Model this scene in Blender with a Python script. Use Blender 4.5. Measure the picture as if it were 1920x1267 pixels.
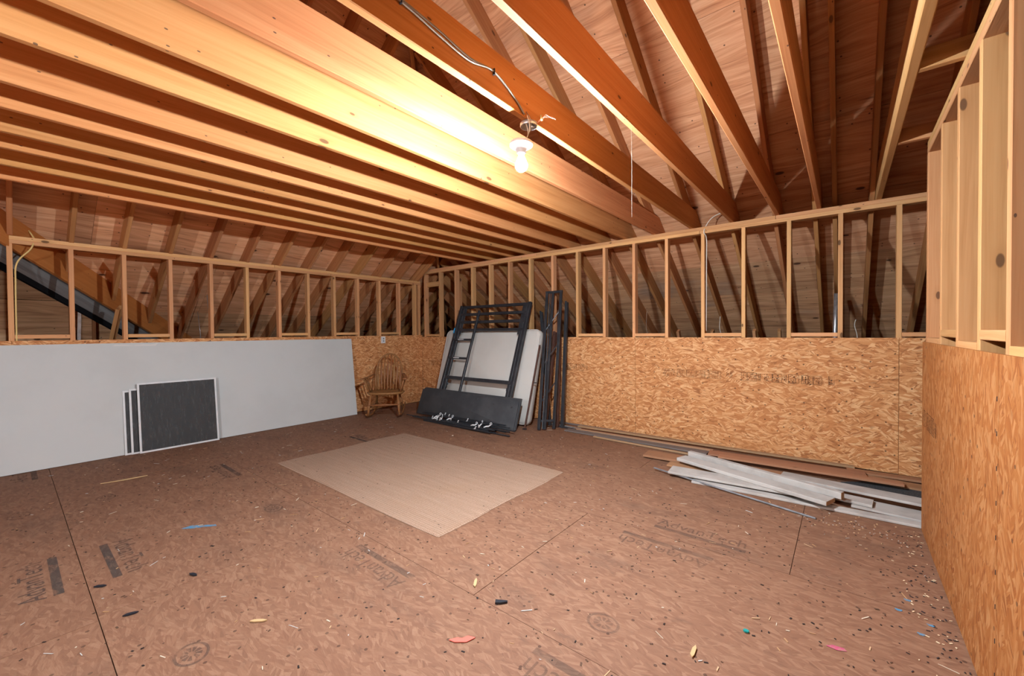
import bpy, bmesh, math, random
from mathutils import Matrix, Vector
from math import sin, cos, pi, sqrt, atan2, radians

# ------------------------------------------------------------------ scene, camera, light, exposure
for o in list(bpy.data.objects):
    bpy.data.objects.remove(o, do_unlink=True)
SC = bpy.context.scene
COL = SC.collection
RND = random.Random(7)

CAM_H = 1.312
_yaw, _pitch, _roll = 0.68080276, -0.01520814, -0.00822933
_F = Vector((-sin(_yaw) * cos(_pitch), cos(_yaw) * cos(_pitch), sin(_pitch)))
_r = Vector((cos(_yaw), sin(_yaw), 0))
_u = _r.cross(_F)
_R = _r * cos(_roll) + _u * sin(_roll)
_U = _u * cos(_roll) - _r * sin(_roll)
cam_data = bpy.data.cameras.new('camera')
cam_data.sensor_width = 36.0
cam_data.lens = 36.0 * 770.0 / 1920.0
cam_data.clip_start = 0.05
cam_data.clip_end = 100
cam = bpy.data.objects.new('camera', cam_data)
cam.matrix_world = Matrix(((_R.x, _U.x, -_F.x, 0), (_R.y, _U.y, -_F.y, 0), (_R.z, _U.z, -_F.z, CAM_H), (0, 0, 0, 1)))
COL.objects.link(cam)
SC.camera = cam

world = bpy.data.worlds.new('attic_dark')
SC.world = world
world.use_nodes = True
world.node_tree.nodes['Background'].inputs[0].default_value = (0.9, 0.85, 1.0, 1)
world.node_tree.nodes['Background'].inputs[1].default_value = 0.0

SC.view_settings.view_transform = 'Standard'
SC.view_settings.look = 'None'
SC.view_settings.gamma = 1.0
SC.view_settings.use_curve_mapping = False
SC.view_settings.exposure = 1.18

BULB_MAIN = 4700.0      # emission of the bare bulb in view
BULB_FILL = 5200.0     # added fill bulb on the same joist, unseen behind the camera
BULB_COL = (0.84, 0.955, 1.06)

# ------------------------------------------------------------------ material helpers
def new_mat(name, rough=0.8, spec=0.25):
    m = bpy.data.materials.new(name)
    m.use_nodes = True
    nt = m.node_tree
    b = nt.nodes['Principled BSDF']
    b.inputs['Roughness'].default_value = rough
    if 'Specular IOR Level' in b.inputs:
        b.inputs['Specular IOR Level'].default_value = spec
    return m, nt, b

def N(nt, typ, **kw):
    n = nt.nodes.new(typ)
    for k, v in kw.items():
        if k.startswith('i_'):
            n.inputs[k[2:].replace('_', ' ')].default_value = v
        else:
            setattr(n, k, v)
    return n

def L(nt, a, b):
    nt.links.new(a, b)

def math_node(nt, op, a, b=None, c=None, clamp=False):
    n = nt.nodes.new('ShaderNodeMath')
    n.operation = op
    n.use_clamp = clamp
    for i, v in enumerate((a, b, c)):
        if v is None:
            continue
        if isinstance(v, (int, float)):
            n.inputs[i].default_value = v
        else:
            nt.links.new(v, n.inputs[i])
    return n.outputs[0]

def mixc(nt, fac, a, b, mode='MIX'):
    n = nt.nodes.new('ShaderNodeMix')
    n.data_type = 'RGBA'
    n.blend_type = mode
    n.clamp_factor = True
    def put(sock, v):
        if isinstance(v, (tuple, list)):
            sock.default_value = (v[0], v[1], v[2], 1)
        elif isinstance(v, (int, float)):
            sock.default_value = v
        else:
            nt.links.new(v, sock)
    put(n.inputs[0], fac)
    put(n.inputs[6], a)
    put(n.inputs[7], b)
    return n.outputs[2]

def ramp(nt, fac, stops):
    n = nt.nodes.new('ShaderNodeValToRGB')
    e = n.color_ramp.elements
    while len(e) < len(stops):
        e.new(0.5)
    for i, (p, c) in enumerate(stops):
        e[i].position = p
        if isinstance(c, (int, float)):
            c = (c, c, c)
        e[i].color = (c[0], c[1], c[2], 1)
    L(nt, fac, n.inputs[0])
    return n.outputs[0]

def smooth(nt, v, lo, hi):
    n = nt.nodes.new('ShaderNodeMapRange')
    n.interpolation_type = 'SMOOTHSTEP'
    L(nt, v, n.inputs[0])
    n.inputs[1].default_value = lo
    n.inputs[2].default_value = hi
    return n.outputs[0]

def coords(nt, jitter=37.0):
    """object coordinates shifted per object, so no two pieces share their grain"""
    tc = nt.nodes.new('ShaderNodeTexCoord')
    oi = nt.nodes.new('ShaderNodeObjectInfo')
    add = nt.nodes.new('ShaderNodeVectorMath')
    add.operation = 'ADD'
    mul = math_node(nt, 'MULTIPLY', oi.outputs['Random'], jitter)
    cx = nt.nodes.new('ShaderNodeCombineXYZ')
    L(nt, mul, cx.inputs[0]); L(nt, mul, cx.inputs[1]); L(nt, mul, cx.inputs[2])
    L(nt, tc.outputs['Object'], add.inputs[0]); L(nt, cx.outputs[0], add.inputs[1])
    return add.outputs[0], oi.outputs['Random'], tc.outputs['Object']

def scaled(nt, vec, s, rot=(0, 0, 0)):
    n = nt.nodes.new('ShaderNodeMapping')
    n.inputs['Scale'].default_value = s
    n.inputs['Rotation'].default_value = rot
    L(nt, vec, n.inputs[0])
    return n.outputs[0]

def noise(nt, vec, scale, detail=3, rough=0.55, dist=0.0, out=0):
    n = nt.nodes.new('ShaderNodeTexNoise')
    n.inputs['Scale'].default_value = scale
    n.inputs['Detail'].default_value = detail
    n.inputs['Roughness'].default_value = rough
    n.inputs['Distortion'].default_value = dist
    L(nt, vec, n.inputs['Vector'])
    return n.outputs[out]

def voro(nt, vec, scale, feature='F1'):
    n = nt.nodes.new('ShaderNodeTexVoronoi')
    n.feature = feature
    n.voronoi_dimensions = '2D'
    n.inputs['Scale'].default_value = scale
    L(nt, vec, n.inputs['Vector'])
    return n

def bump(nt, b, h, strength=0.3, dist=0.01):
    n = nt.nodes.new('ShaderNodeBump')
    n.inputs['Strength'].default_value = strength
    n.inputs['Distance'].default_value = dist
    L(nt, h, n.inputs['Height'])
    L(nt, n.outputs[0], b.inputs['Normal'])

def mat_wood(name, light, mid, dark, knot=(0.10, 0.045, 0.02), knots=0.62, stain=0.25, vary=0.25, rough=0.75, figure=0.5):
    """sawn timber: length along local X"""
    m, nt, b = new_mat(name, rough, 0.2)
    v, rnd, _ = coords(nt)
    warp = noise(nt, scaled(nt, v, (1.3, 5, 5)), 1.0, 2, out=1)
    w2 = N(nt, 'ShaderNodeVectorMath', operation='MULTIPLY_ADD')
    L(nt, warp, w2.inputs[0]); w2.inputs[1].default_value = (0.12, 0.03, 0.03); L(nt, v, w2.inputs[2])
    g1 = noise(nt, scaled(nt, w2.outputs[0], (0.7, 26, 26)), 1.0, 4, 0.6, 0.6)
    g2 = noise(nt, scaled(nt, w2.outputs[0], (2.5, 130, 130)), 1.0, 2, 0.5)
    big = noise(nt, scaled(nt, v, (0.5, 3, 3)), 1.0, 3)
    g = math_node(nt, 'ADD', math_node(nt, 'MULTIPLY', g1, 0.75), math_node(nt, 'MULTIPLY', g2, 0.25))
    c = ramp(nt, g, [(0.28, dark), (0.48, mid), (0.72, light)])
    c = mixc(nt, min(1.0, figure * 1.35), mid, c)
    # dirt / resin streaks
    st = smooth(nt, big, 0.52, 0.78)
    c = mixc(nt, math_node(nt, 'MULTIPLY', st, stain), c, dark)
    # knots
    sep = N(nt, 'ShaderNodeSeparateXYZ'); L(nt, v, sep.inputs[0])
    cmb = N(nt, 'ShaderNodeCombineXYZ')
    L(nt, sep.outputs[0], cmb.inputs[0])
    L(nt, math_node(nt, 'ADD', sep.outputs[1], sep.outputs[2]), cmb.inputs[1])
    v2 = cmb.outputs[0]
    vk = voro(nt, scaled(nt, v2, (3.4, 8.0, 1)), 1.0)
    sel = N(nt, 'ShaderNodeSeparateColor'); L(nt, vk.outputs['Color'], sel.inputs[0])
    on = math_node(nt, 'GREATER_THAN', sel.outputs[0], knots)
    size = math_node(nt, 'MULTIPLY_ADD', sel.outputs[1], 0.07, 0.04)
    ratio = math_node(nt, 'DIVIDE', vk.outputs['Distance'], size)
    kn = math_node(nt, 'MULTIPLY', math_node(nt, 'SUBTRACT', 1.0, smooth(nt, ratio, 0.75, 1.1)), on)
    halo = math_node(nt, 'MULTIPLY', math_node(nt, 'SUBTRACT', 1.0, smooth(nt, ratio, 0.6, 3.2)), on)
    c = mixc(nt, math_node(nt, 'MULTIPLY', halo, 0.35), c, dark)
    c = mixc(nt, math_node(nt, 'MULTIPLY', kn, 0.85), c, knot)
    # nail heads / specks
    vs = voro(nt, scaled(nt, v2, (9, 18, 1)), 1.0)
    ss = N(nt, 'ShaderNodeSeparateColor'); L(nt, vs.outputs['Color'], ss.inputs[0])
    sp = math_node(nt, 'MULTIPLY', math_node(nt, 'LESS_THAN', vs.outputs['Distance'], 0.06), math_node(nt, 'GREATER_THAN', ss.outputs[0], 0.93))
    c = mixc(nt, math_node(nt, 'MULTIPLY', sp, 0.8), c, (0.05, 0.03, 0.025))
    # piece to piece variation
    hs = N(nt, 'ShaderNodeHueSaturation')
    L(nt, c, hs.inputs['Color'])
    L(nt, math_node(nt, 'MULTIPLY_ADD', rnd, vary, 1.0 - vary * 0.5), hs.inputs['Value'])
    r2 = math_node(nt, 'FRACT', math_node(nt, 'MULTIPLY', rnd, 7.31))
    L(nt, math_node(nt, 'MULTIPLY_ADD', r2, 0.016, 0.492), hs.inputs['Hue'])
    L(nt, hs.outputs[0], b.inputs['Base Color'])
    bump(nt, b, g, 0.25, 0.004)
    return m

def mat_ply(name, light, mid, dark, stain_col=(0.16, 0.10, 0.085), stain=0.35, knots=0.80, knotcol=(0.035, 0.015, 0.01)):
    """plywood sheathing: face grain along local X, big cathedral figure, football knots"""
    m, nt, b = new_mat(name, 0.85, 0.15)
    v, rnd, _ = coords(nt)
    wv = noise(nt, scaled(nt, v, (0.8, 2.2, 1)), 1.0, 2, out=1)
    w2 = N(nt, 'ShaderNodeVectorMath', operation='MULTIPLY_ADD')
    L(nt, wv, w2.inputs[0]); w2.inputs[1].default_value = (0.0, 0.28, 0); L(nt, v, w2.inputs[2])
    g1 = noise(nt, scaled(nt, w2.outputs[0], (1.1, 17, 1)), 1.0, 3, 0.55, 0.8)
    g2 = noise(nt, scaled(nt, w2.outputs[0], (3.0, 85, 1)), 1.0, 3, 0.6)
    g = math_node(nt, 'ADD', math_node(nt, 'MULTIPLY', g1, 0.65), math_node(nt, 'MULTIPLY', g2, 0.35))
    c = ramp(nt, g, [(0.33, dark), (0.48, mid), (0.65, light)])
    cr = math_node(nt, 'SUBTRACT', 1.0, smooth(nt, g2, 0.24, 0.36))
    c = mixc(nt, math_node(nt, 'MULTIPLY', cr, 0.55), c, (0.10, 0.04, 0.02))
    big = noise(nt, scaled(nt, v, (0.9, 1.6, 1)), 1.0, 3)
    c = mixc(nt, math_node(nt, 'MULTIPLY', smooth(nt, big, 0.55, 0.75), stain), c, stain_col)
    vk = voro(nt, scaled(nt, v, (2.2, 4.6, 0.0)), 1.0)
    sel = N(nt, 'ShaderNodeSeparateColor'); L(nt, vk.outputs['Color'], sel.inputs[0])
    on = math_node(nt, 'GREATER_THAN', sel.outputs[0], knots)
    size = math_node(nt, 'MULTIPLY_ADD', sel.outputs[1], 0.09, 0.05)
    ratio = math_node(nt, 'DIVIDE', vk.outputs['Distance'], size)
    kn = math_node(nt, 'MULTIPLY', math_node(nt, 'SUBTRACT', 1.0, smooth(nt, ratio, 0.7, 1.15)), on)
    halo = math_node(nt, 'MULTIPLY', math_node(nt, 'SUBTRACT', 1.0, smooth(nt, ratio, 0.8, 3.4)), on)
    c = mixc(nt, math_node(nt, 'MULTIPLY', halo, 0.4), c, dark)
    c = mixc(nt, math_node(nt, 'MULTIPLY', kn, 0.85), c, knotcol)
    vs = voro(nt, scaled(nt, v, (8, 8, 0.0)), 1.0)
    ss = N(nt, 'ShaderNodeSeparateColor'); L(nt, vs.outputs['Color'], ss.inputs[0])
    sp = math_node(nt, 'MULTIPLY', math_node(nt, 'LESS_THAN', vs.outputs['Distance'], 0.055), math_node(nt, 'GREATER_THAN', ss.outputs[0], 0.80))
    c = mixc(nt, math_node(nt, 'MULTIPLY', sp, 0.8), c, (0.04, 0.025, 0.02))
    hs = N(nt, 'ShaderNodeHueSaturation')
    L(nt, c, hs.inputs['Color'])
    L(nt, math_node(nt, 'MULTIPLY_ADD', rnd, 0.25, 0.88), hs.inputs['Value'])
    L(nt, hs.outputs[0], b.inputs['Base Color'])
    bump(nt, b, g, 0.3, 0.004)
    return m

def mat_osb(name, cols, aspect=(11.0, 62.0), contrast=1.0, grime=None, spread=1.3):
    """strand board in local XY, strands mostly along local X"""
    m, nt, b = new_mat(name, 0.75, 0.25)
    v, rnd, _ = coords(nt, 11.0)
    flat = N(nt, 'ShaderNodeVectorMath', operation='MULTIPLY')
    L(nt, v, flat.inputs[0]); flat.inputs[1].default_value = (1, 1, 0)
    fv = flat.outputs[0]
    def layer(sx, sy, off, jig):
        # random direction per patch, then long thin cells inside the patch
        wob = noise(nt, fv, 6.0, 2, out=1)
        wv = N(nt, 'ShaderNodeVectorMath', operation='MULTIPLY_ADD')
        L(nt, wob, wv.inputs[0]); wv.inputs[1].default_value = (0.05, 0.05, 0); L(nt, fv, wv.inputs[2])
        patch = voro(nt, scaled(nt, wv.outputs[0], (9.0 + off, 21.0 + off * 2, 1)), 1.0)
        ps = N(nt, 'ShaderNodeSeparateColor'); L(nt, patch.outputs['Color'], ps.inputs[0])
        ang = math_node(nt, 'MULTIPLY', math_node(nt, 'SUBTRACT', ps.outputs[0], 0.5), jig)
        rot = N(nt, 'ShaderNodeVectorRotate', rotation_type='Z_AXIS')
        L(nt, fv, rot.inputs['Vector']); L(nt, ang, rot.inputs['Angle'])
        cell = voro(nt, scaled(nt, rot.outputs[0], (sx, sy, 1)), 1.0)
        cs = N(nt, 'ShaderNodeSeparateColor'); L(nt, cell.outputs['Color'], cs.inputs[0])
        grain = noise(nt, scaled(nt, rot.outputs[0], (14, 240, 1)), 1.0, 2)
        return cs, grain, cell, ps
    ca, ga, va, pa = layer(aspect[0], aspect[1], 0.0, spread)
    cb, gb, vb, pb = layer(aspect[0] * 1.5, aspect[1] * 1.7, 3.1, spread * 1.5)
    pick = math_node(nt, 'GREATER_THAN', pb.outputs[1], 0.55)
    val = N(nt, 'ShaderNodeMix'); val.data_type = 'FLOAT'
    L(nt, pick, val.inputs[0]); L(nt, ca.outputs[1], val.inputs[2]); L(nt, cb.outputs[1], val.inputs[3])
    gr = math_node(nt, 'ADD', math_node(nt, 'MULTIPLY', ga, 0.5), math_node(nt, 'MULTIPLY', gb, 0.5))
    t = math_node(nt, 'ADD', math_node(nt, 'MULTIPLY', val.outputs[0], 0.58 * contrast), math_node(nt, 'MULTIPLY', gr, 0.62))
    t = math_node(nt, 'ADD', t, -0.03 + 0.29 * (1 - contrast))
    dk, md, lt, hi = cols
    c = ramp(nt, t, [(0.12, dk), (0.34, md), (0.60, lt), (0.84, hi)])
    # thin dark slits beside strands
    edge = math_node(nt, 'LESS_THAN', math_node(nt, 'ADD', cb.outputs[2], math_node(nt, 'MULTIPLY', gb, 0.5)), 0.30)
    c = mixc(nt, math_node(nt, 'MULTIPLY', edge, 0.40 * contrast), c, dk)
    vs = voro(nt, scaled(nt, fv, (18, 18, 1)), 1.0)
    ss = N(nt, 'ShaderNodeSeparateColor'); L(nt, vs.outputs['Color'], ss.inputs[0])
    sp = math_node(nt, 'MULTIPLY', math_node(nt, 'LESS_THAN', vs.outputs['Distance'], 0.13), math_node(nt, 'GREATER_THAN', ss.outputs[0], 0.88))
    c = mixc(nt, math_node(nt, 'MULTIPLY', sp, 0.75), c, (0.05, 0.022, 0.012))
    if grime:
        gcol, amt = grime
        gn = noise(nt, scaled(nt, v, (1.5, 3.2, 1)), 1.0, 5, 0.65)
        c = mixc(nt, math_node(nt, 'MULTIPLY', smooth(nt, gn, 0.52, 0.75), amt), c, gcol)
        gn2 = noise(nt, scaled(nt, v, (5, 11, 1)), 1.0, 4, 0.7)
        c = mixc(nt, math_node(nt, 'MULTIPLY', smooth(nt, gn2, 0.60, 0.74), amt * 0.8), c, gcol)
        lit = noise(nt, scaled(nt, v, (2.2, 4.0, 1)), 2.0, 4, 0.6)
        c = mixc(nt, math_node(nt, 'MULTIPLY', smooth(nt, lit, 0.5, 0.8), 0.3), c, hi)
    L(nt, c, b.inputs['Base Color'])
    bump(nt, b, t, 0.3, 0.003)
    return m

def mat_plain(name, col, rough=0.6, spec=0.3, var=0.0, scale=6.0, col2=None, metallic=0.0, bumpy=0.0):
    m, nt, b = new_mat(name, rough, spec)
    b.inputs['Metallic'].default_value = metallic
    v, rnd, _ = coords(nt)
    n = noise(nt, v, scale, 4, 0.6)
    if col2 is None:
        col2 = tuple(c * (1 - var) for c in col)
    c = mixc(nt, smooth(nt, n, 0.40, 0.68), col, col2)
    L(nt, c, b.inputs['Base Color'])
    if bumpy:
        bump(nt, b, noise(nt, v, scale * 12, 3), bumpy, 0.002)
    return m

M = {}
M['joist'] = mat_wood('joist_pine', (0.671, 0.320, 0.125), (0.569, 0.238, 0.081), (0.407, 0.146, 0.046), knots=0.9, stain=0.22, figure=0.55)
M['rafter'] = mat_wood('rafter_pine', (0.560, 0.279, 0.112), (0.460, 0.195, 0.073), (0.290, 0.107, 0.039), knots=0.9, stain=0.3)
M['stud'] = mat_wood('stud_pine', (0.739, 0.419, 0.202), (0.638, 0.322, 0.138), (0.448, 0.199, 0.079), knots=0.8, stain=0.25, figure=0.6)
M['newstud'] = mat_wood('new_fir', (0.527, 0.288, 0.125), (0.471, 0.233, 0.090), (0.360, 0.158, 0.053), knots=0.86, stain=0.18, vary=0.15, figure=0.65)
M['valley'] = mat_wood('valley_fir', (0.520, 0.184, 0.055), (0.440, 0.136, 0.038), (0.320, 0.092, 0.027), knots=0.88, stain=0.2, figure=0.35)
M['greywood'] = mat_wood('weathered_grey_wood', (0.30, 0.30, 0.29), (0.19, 0.175, 0.165), (0.09, 0.075, 0.07), knots=0.93, stain=0.4)
M['ply'] = mat_ply('plywood_sheathing', (0.750, 0.413, 0.232), (0.620, 0.301, 0.151), (0.421, 0.173, 0.081))
M['ply_left_lit'] = mat_ply('plywood_sheathing_lit_copy', (0.885, 0.504, 0.283), (0.732, 0.367, 0.184), (0.497, 0.211, 0.099))  # paler left sheathing, brightened in colour for the light missing there
M['plyold'] = mat_ply('plywood_sheathing_low', (0.772, 0.466, 0.260), (0.615, 0.333, 0.169), (0.415, 0.200, 0.099), stain=0.55, stain_col=(0.243, 0.200, 0.181), knots=0.88)
OSB_COLS = ((0.149, 0.047, 0.016), (0.465, 0.180, 0.062), (0.586, 0.259, 0.094), (0.744, 0.419, 0.196))
M['osb'] = mat_osb('strand_board', OSB_COLS)
M['osb_new'] = mat_osb('strand_board_yellow', ((0.125, 0.031, 0.007), (0.266, 0.082, 0.017), (0.314, 0.109, 0.026), (0.397, 0.173, 0.059)))
M['floor'] = mat_osb('subfloor_board', ((0.098, 0.043, 0.024), (0.177, 0.081, 0.046), (0.216, 0.104, 0.059), (0.274, 0.146, 0.087)), aspect=(12, 60), contrast=0.62, grime=((0.074, 0.041, 0.029), 0.42), spread=1.0)
M['subfloor'] = mat_plain('joint_dark', (0.07, 0.043, 0.032), 0.9)
M['drywall'] = mat_plain('grey_drywall_paper', (0.539, 0.549, 0.531), 0.85, 0.15, 0.05, 2.0)
M['gypsum'] = mat_plain('gypsum_core', (0.62, 0.60, 0.56), 0.9)
M['blackmetal'] = mat_plain('black_painted_steel', (0.020, 0.022, 0.026), 0.42, 0.5, col2=(0.035, 0.036, 0.04), scale=9)
M['rustmetal'] = mat_plain('brown_bed_iron', (0.075, 0.032, 0.024), 0.55, 0.4, col2=(0.12, 0.05, 0.03), scale=8)
M['blackpanel'] = mat_plain('charcoal_board', (0.036, 0.037, 0.040), 0.65, 0.35, col2=(0.055, 0.055, 0.057), scale=3)
M['mattress'] = mat_plain('mattress_ticking', (0.550, 0.519, 0.470), 0.9, 0.1, 0.06, 1.5, bumpy=0.2)
M['whiteplastic'] = mat_plain('white_plastic', (0.75, 0.75, 0.74), 0.45, 0.4, 0.05)
M['whiteframe'] = mat_plain('white_aluminium', (0.66, 0.66, 0.65), 0.45, 0.4, 0.08, 12)
M['bluetape'] = mat_plain('blue_tape', (0.03, 0.30, 0.60), 0.6)
M['steel'] = mat_plain('galvanised_steel', (0.55, 0.57, 0.58), 0.35, 0.5, 0.25, 20, metallic=0.75)
M['dullsteel'] = mat_plain('dull_steel', (0.22, 0.22, 0.225), 0.5, 0.4, 0.4, 8, metallic=0.3)
M['copper'] = mat_plain('copper_strand', (0.85, 0.45, 0.35), 0.4, 0.5, metallic=0.6)
M['cable'] = mat_plain('grey_cable_jacket', (0.30, 0.26, 0.20), 0.6, 0.3, 0.15, 15)
M['yellowcable'] = mat_plain('yellow_cable_jacket', (0.72, 0.52, 0.20), 0.55)
M['whitecable'] = mat_plain('white_cable_jacket', (0.70, 0.66, 0.56), 0.55)
M['chairwood'] = mat_wood('rocker_maple', (0.357, 0.170, 0.065), (0.281, 0.122, 0.044), (0.170, 0.067, 0.025), knots=0.99, stain=0.3, rough=0.4)
M['whiteboard'] = mat_plain('white_painted_wood', (0.455, 0.419, 0.381), 0.7, 0.25, 0.0, 5, col2=(0.367, 0.332, 0.298))
M['cutend'] = mat_plain('cut_wood_end', (0.45, 0.27, 0.14), 0.8, 0.2, 0.2, 30)
M['plank'] = mat_wood('brown_plank', (0.420, 0.219, 0.120), (0.340, 0.167, 0.086), (0.230, 0.107, 0.052), knots=0.97, stain=0.3)
M['trimwood'] = mat_wood('tan_trim', (0.420, 0.270, 0.155), (0.340, 0.205, 0.112), (0.220, 0.126, 0.065), knots=0.98, stain=0.4)
M['greytrim'] = mat_wood('grey_trim', (0.22, 0.18, 0.16), (0.15, 0.12, 0.105), (0.07, 0.055, 0.05), knots=0.98, stain=0.4)
M['felt'] = mat_plain('dark_felt', (0.044, 0.045, 0.048), 0.95, 0.1, col2=(0.080, 0.080, 0.080), scale=90)
M['gap_shade'] = mat_plain('gap_shade_black', (0.008, 0.008, 0.009), 0.95, 0.1)  # shade of the gap under the valley, painted flat black
M['ink_solid'] = mat_plain('stamp_ink_grey', (0.135, 0.105, 0.085), 0.85, 0.1, col2=(0.20, 0.145, 0.11), scale=14)
M['inkdark'] = mat_plain('stamp_ink_dark', (0.13, 0.065, 0.04), 0.85, 0.1, col2=(0.22, 0.105, 0.05), scale=25)
def mat_worn(name, col, keep):
    m, nt, b = new_mat(name, 0.85, 0.1)
    b.inputs['Base Color'].default_value = (*col, 1)
    tc = N(nt, 'ShaderNodeNewGeometry')
    n = noise(nt, scaled(nt, tc.outputs['Position'], (4, 9, 4)), 2.2, 5, 0.7)
    n2 = noise(nt, tc.outputs['Position'], 0.9, 2)
    k = math_node(nt, 'MULTIPLY', smooth(nt, n, 0.26, 0.52), math_node(nt, 'MULTIPLY_ADD', smooth(nt, n2, 0.35, 0.65), 0.45, 0.55))
    tr = N(nt, 'ShaderNodeBsdfTransparent')
    mx = N(nt, 'ShaderNodeMixShader')
    L(nt, math_node(nt, 'MULTIPLY', k, keep), mx.inputs[0])
    L(nt, tr.outputs[0], mx.inputs[1]); L(nt, b.outputs[0], mx.inputs[2])
    L(nt, mx.outputs[0], nt.nodes['Material Output'].inputs[0])
    return m
M['ink'] = mat_worn('worn_stamp_ink', (0.075, 0.065, 0.058), 0.75)
M['inkfaint'] = mat_worn('faint_stamp_ink', (0.09, 0.07, 0.058), 0.42)
M['inkdark'] = mat_worn('worn_board_ink', (0.055, 0.03, 0.02), 1.0)
M['red'] = mat_plain('red_paper', (0.70, 0.13, 0.09), 0.6)
M['blue'] = mat_plain('blue_chalk', (0.07, 0.22, 0.36), 0.9, col2=(0.20, 0.17, 0.16), scale=45)
M['teal'] = mat_plain('teal_plastic', (0.01, 0.22, 0.20), 0.5)
M['magenta'] = mat_plain('magenta_chalk', (0.42, 0.06, 0.13), 0.9, col2=(0.36, 0.15, 0.14), scale=80)
M['black'] = mat_plain('black_plastic', (0.015, 0.015, 0.02), 0.6)
M['woodchip'] = mat_plain('fresh_wood_chip', (0.490, 0.322, 0.154), 0.8)
M['porcelain'] = mat_plain('white_porcelain', (0.80, 0.80, 0.80), 0.35, 0.5)

def mat_rug():
    m, nt, b = new_mat('jute_weave', 0.95, 0.05)
    v, rnd, _ = coords(nt, 0.0)
    w = N(nt, 'ShaderNodeTexWave', wave_type='BANDS', bands_direction='X')
    w.inputs['Scale'].default_value = 22.0
    w.inputs['Distortion'].default_value = 3.0
    w.inputs['Detail'].default_value = 2.0
    L(nt, v, w.inputs['Vector'])
    rows = N(nt, 'ShaderNodeTexWave', wave_type='BANDS', bands_direction='Y')
    rows.inputs['Scale'].default_value = 15.8
    rows.inputs['Distortion'].default_value = 1.2
    L(nt, v, rows.inputs['Vector'])
    n1 = noise(nt, scaled(nt, v, (2.0, 30, 1)), 1.0, 3)
    n2 = noise(nt, v, 160.0, 3)
    n3 = noise(nt, v, 2.0, 4)
    t = math_node(nt, 'ADD', math_node(nt, 'MULTIPLY', w.outputs[1], 0.20), math_node(nt, 'MULTIPLY', rows.outputs[1], 0.14))
    t = math_node(nt, 'ADD', t, math_node(nt, 'MULTIPLY', n1, 0.30))
    t = math_node(nt, 'ADD', t, math_node(nt, 'MULTIPLY', n2, 0.46))
    c = ramp(nt, t, [(0.25, (0.203, 0.120, 0.075)), (0.55, (0.330, 0.206, 0.139)), (0.85, (0.420, 0.289, 0.210))])
    c = mixc(nt, math_node(nt, 'MULTIPLY', smooth(nt, n3, 0.5, 0.75), 0.25), c, (0.33, 0.19, 0.11))
    L(nt, c, b.inputs['Base Color'])
    bump(nt, b, t, 0.8, 0.01)
    return m
M['rug'] = mat_rug()

def mat_mesh():
    """insect screen: fine dark weave, partly see-through"""
    m, nt, b = new_mat('insect_screen', 0.6, 0.3)
    v, rnd, _ = coords(nt)
    n = noise(nt, scaled(nt, v, (60, 9, 3)), 1.0, 5, 0.65)
    c = mixc(nt, smooth(nt, n, 0.35, 0.85), (0.048, 0.046, 0.045), (0.088, 0.085, 0.082))
    L(nt, c, b.inputs['Base Color'])
    tr = N(nt, 'ShaderNodeBsdfTransparent')
    mx = N(nt, 'ShaderNodeMixShader')
    mx.inputs[0].default_value = 0.80
    L(nt, tr.outputs[0], mx.inputs[1]); L(nt, b.outputs[0], mx.inputs[2])
    L(nt, mx.outputs[0], nt.nodes['Material Output'].inputs[0])
    return m
M['screen'] = mat_mesh()

def mat_emit(name, col, s):
    m = bpy.data.materials.new(name)
    m.use_nodes = True
    nt = m.node_tree
    nt.nodes.remove(nt.nodes['Principled BSDF'])
    e = N(nt, 'ShaderNodeEmission')
    e.inputs[0].default_value = (*col, 1)
    e.inputs[1].default_value = s
    L(nt, e.outputs[0], nt.nodes['Material Output'].inputs[0])
    return m
M['bulb'] = mat_emit('lit_bulb_glass', BULB_COL, BULB_MAIN)
M['bulb_neck'] = mat_emit('glowing_bulb_neck', BULB_COL, 2.5)
M['fill_bulb'] = mat_emit('added_fill_bulb_glass', BULB_COL, BULB_FILL)

def mat_vcol():
    m, nt, b = new_mat('floor_litter', 0.8, 0.1)
    a = N(nt, 'ShaderNodeVertexColor'); a.layer_name = 'col'
    L(nt, a.outputs[0], b.inputs['Base Color'])
    return m
M['litter'] = mat_vcol()

# ------------------------------------------------------------------ object helpers
def tag(o, label=None, cat=None, group=None, kind=None):
    if label: o['label'] = label
    if cat: o['category'] = cat
    if group: o['group'] = group
    if kind: o['kind'] = kind
    return o

def empty(name, loc=(0, 0, 0), label=None, cat=None, group=None, kind=None, rotz=0.0):
    o = bpy.data.objects.new(name, None)
    o.empty_display_size = 0.1
    o.location = loc
    o.rotation_euler = (0, 0, rotz)
    COL.objects.link(o)
    return tag(o, label, cat, group, kind)

def obj(name, me, mat, parent=None, mw=None):
    o = bpy.data.objects.new(name, me)
    if mat is not None and len(me.materials) == 0:
        me.materials.append(M[mat] if isinstance(mat, str) else mat)
    COL.objects.link(o)
    if parent is not None:
        o.parent = parent
    if mw is not None:
        o.matrix_local = mw
    return o

def mesh_py(name, verts, faces, smooth_=False):
    me = bpy.data.meshes.new(name)
    me.from_pydata([tuple(v) for v in verts], [], faces)
    me.update()
    if smooth_:
        for p in me.polygons:
            p.use_smooth = True
    return me

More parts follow.
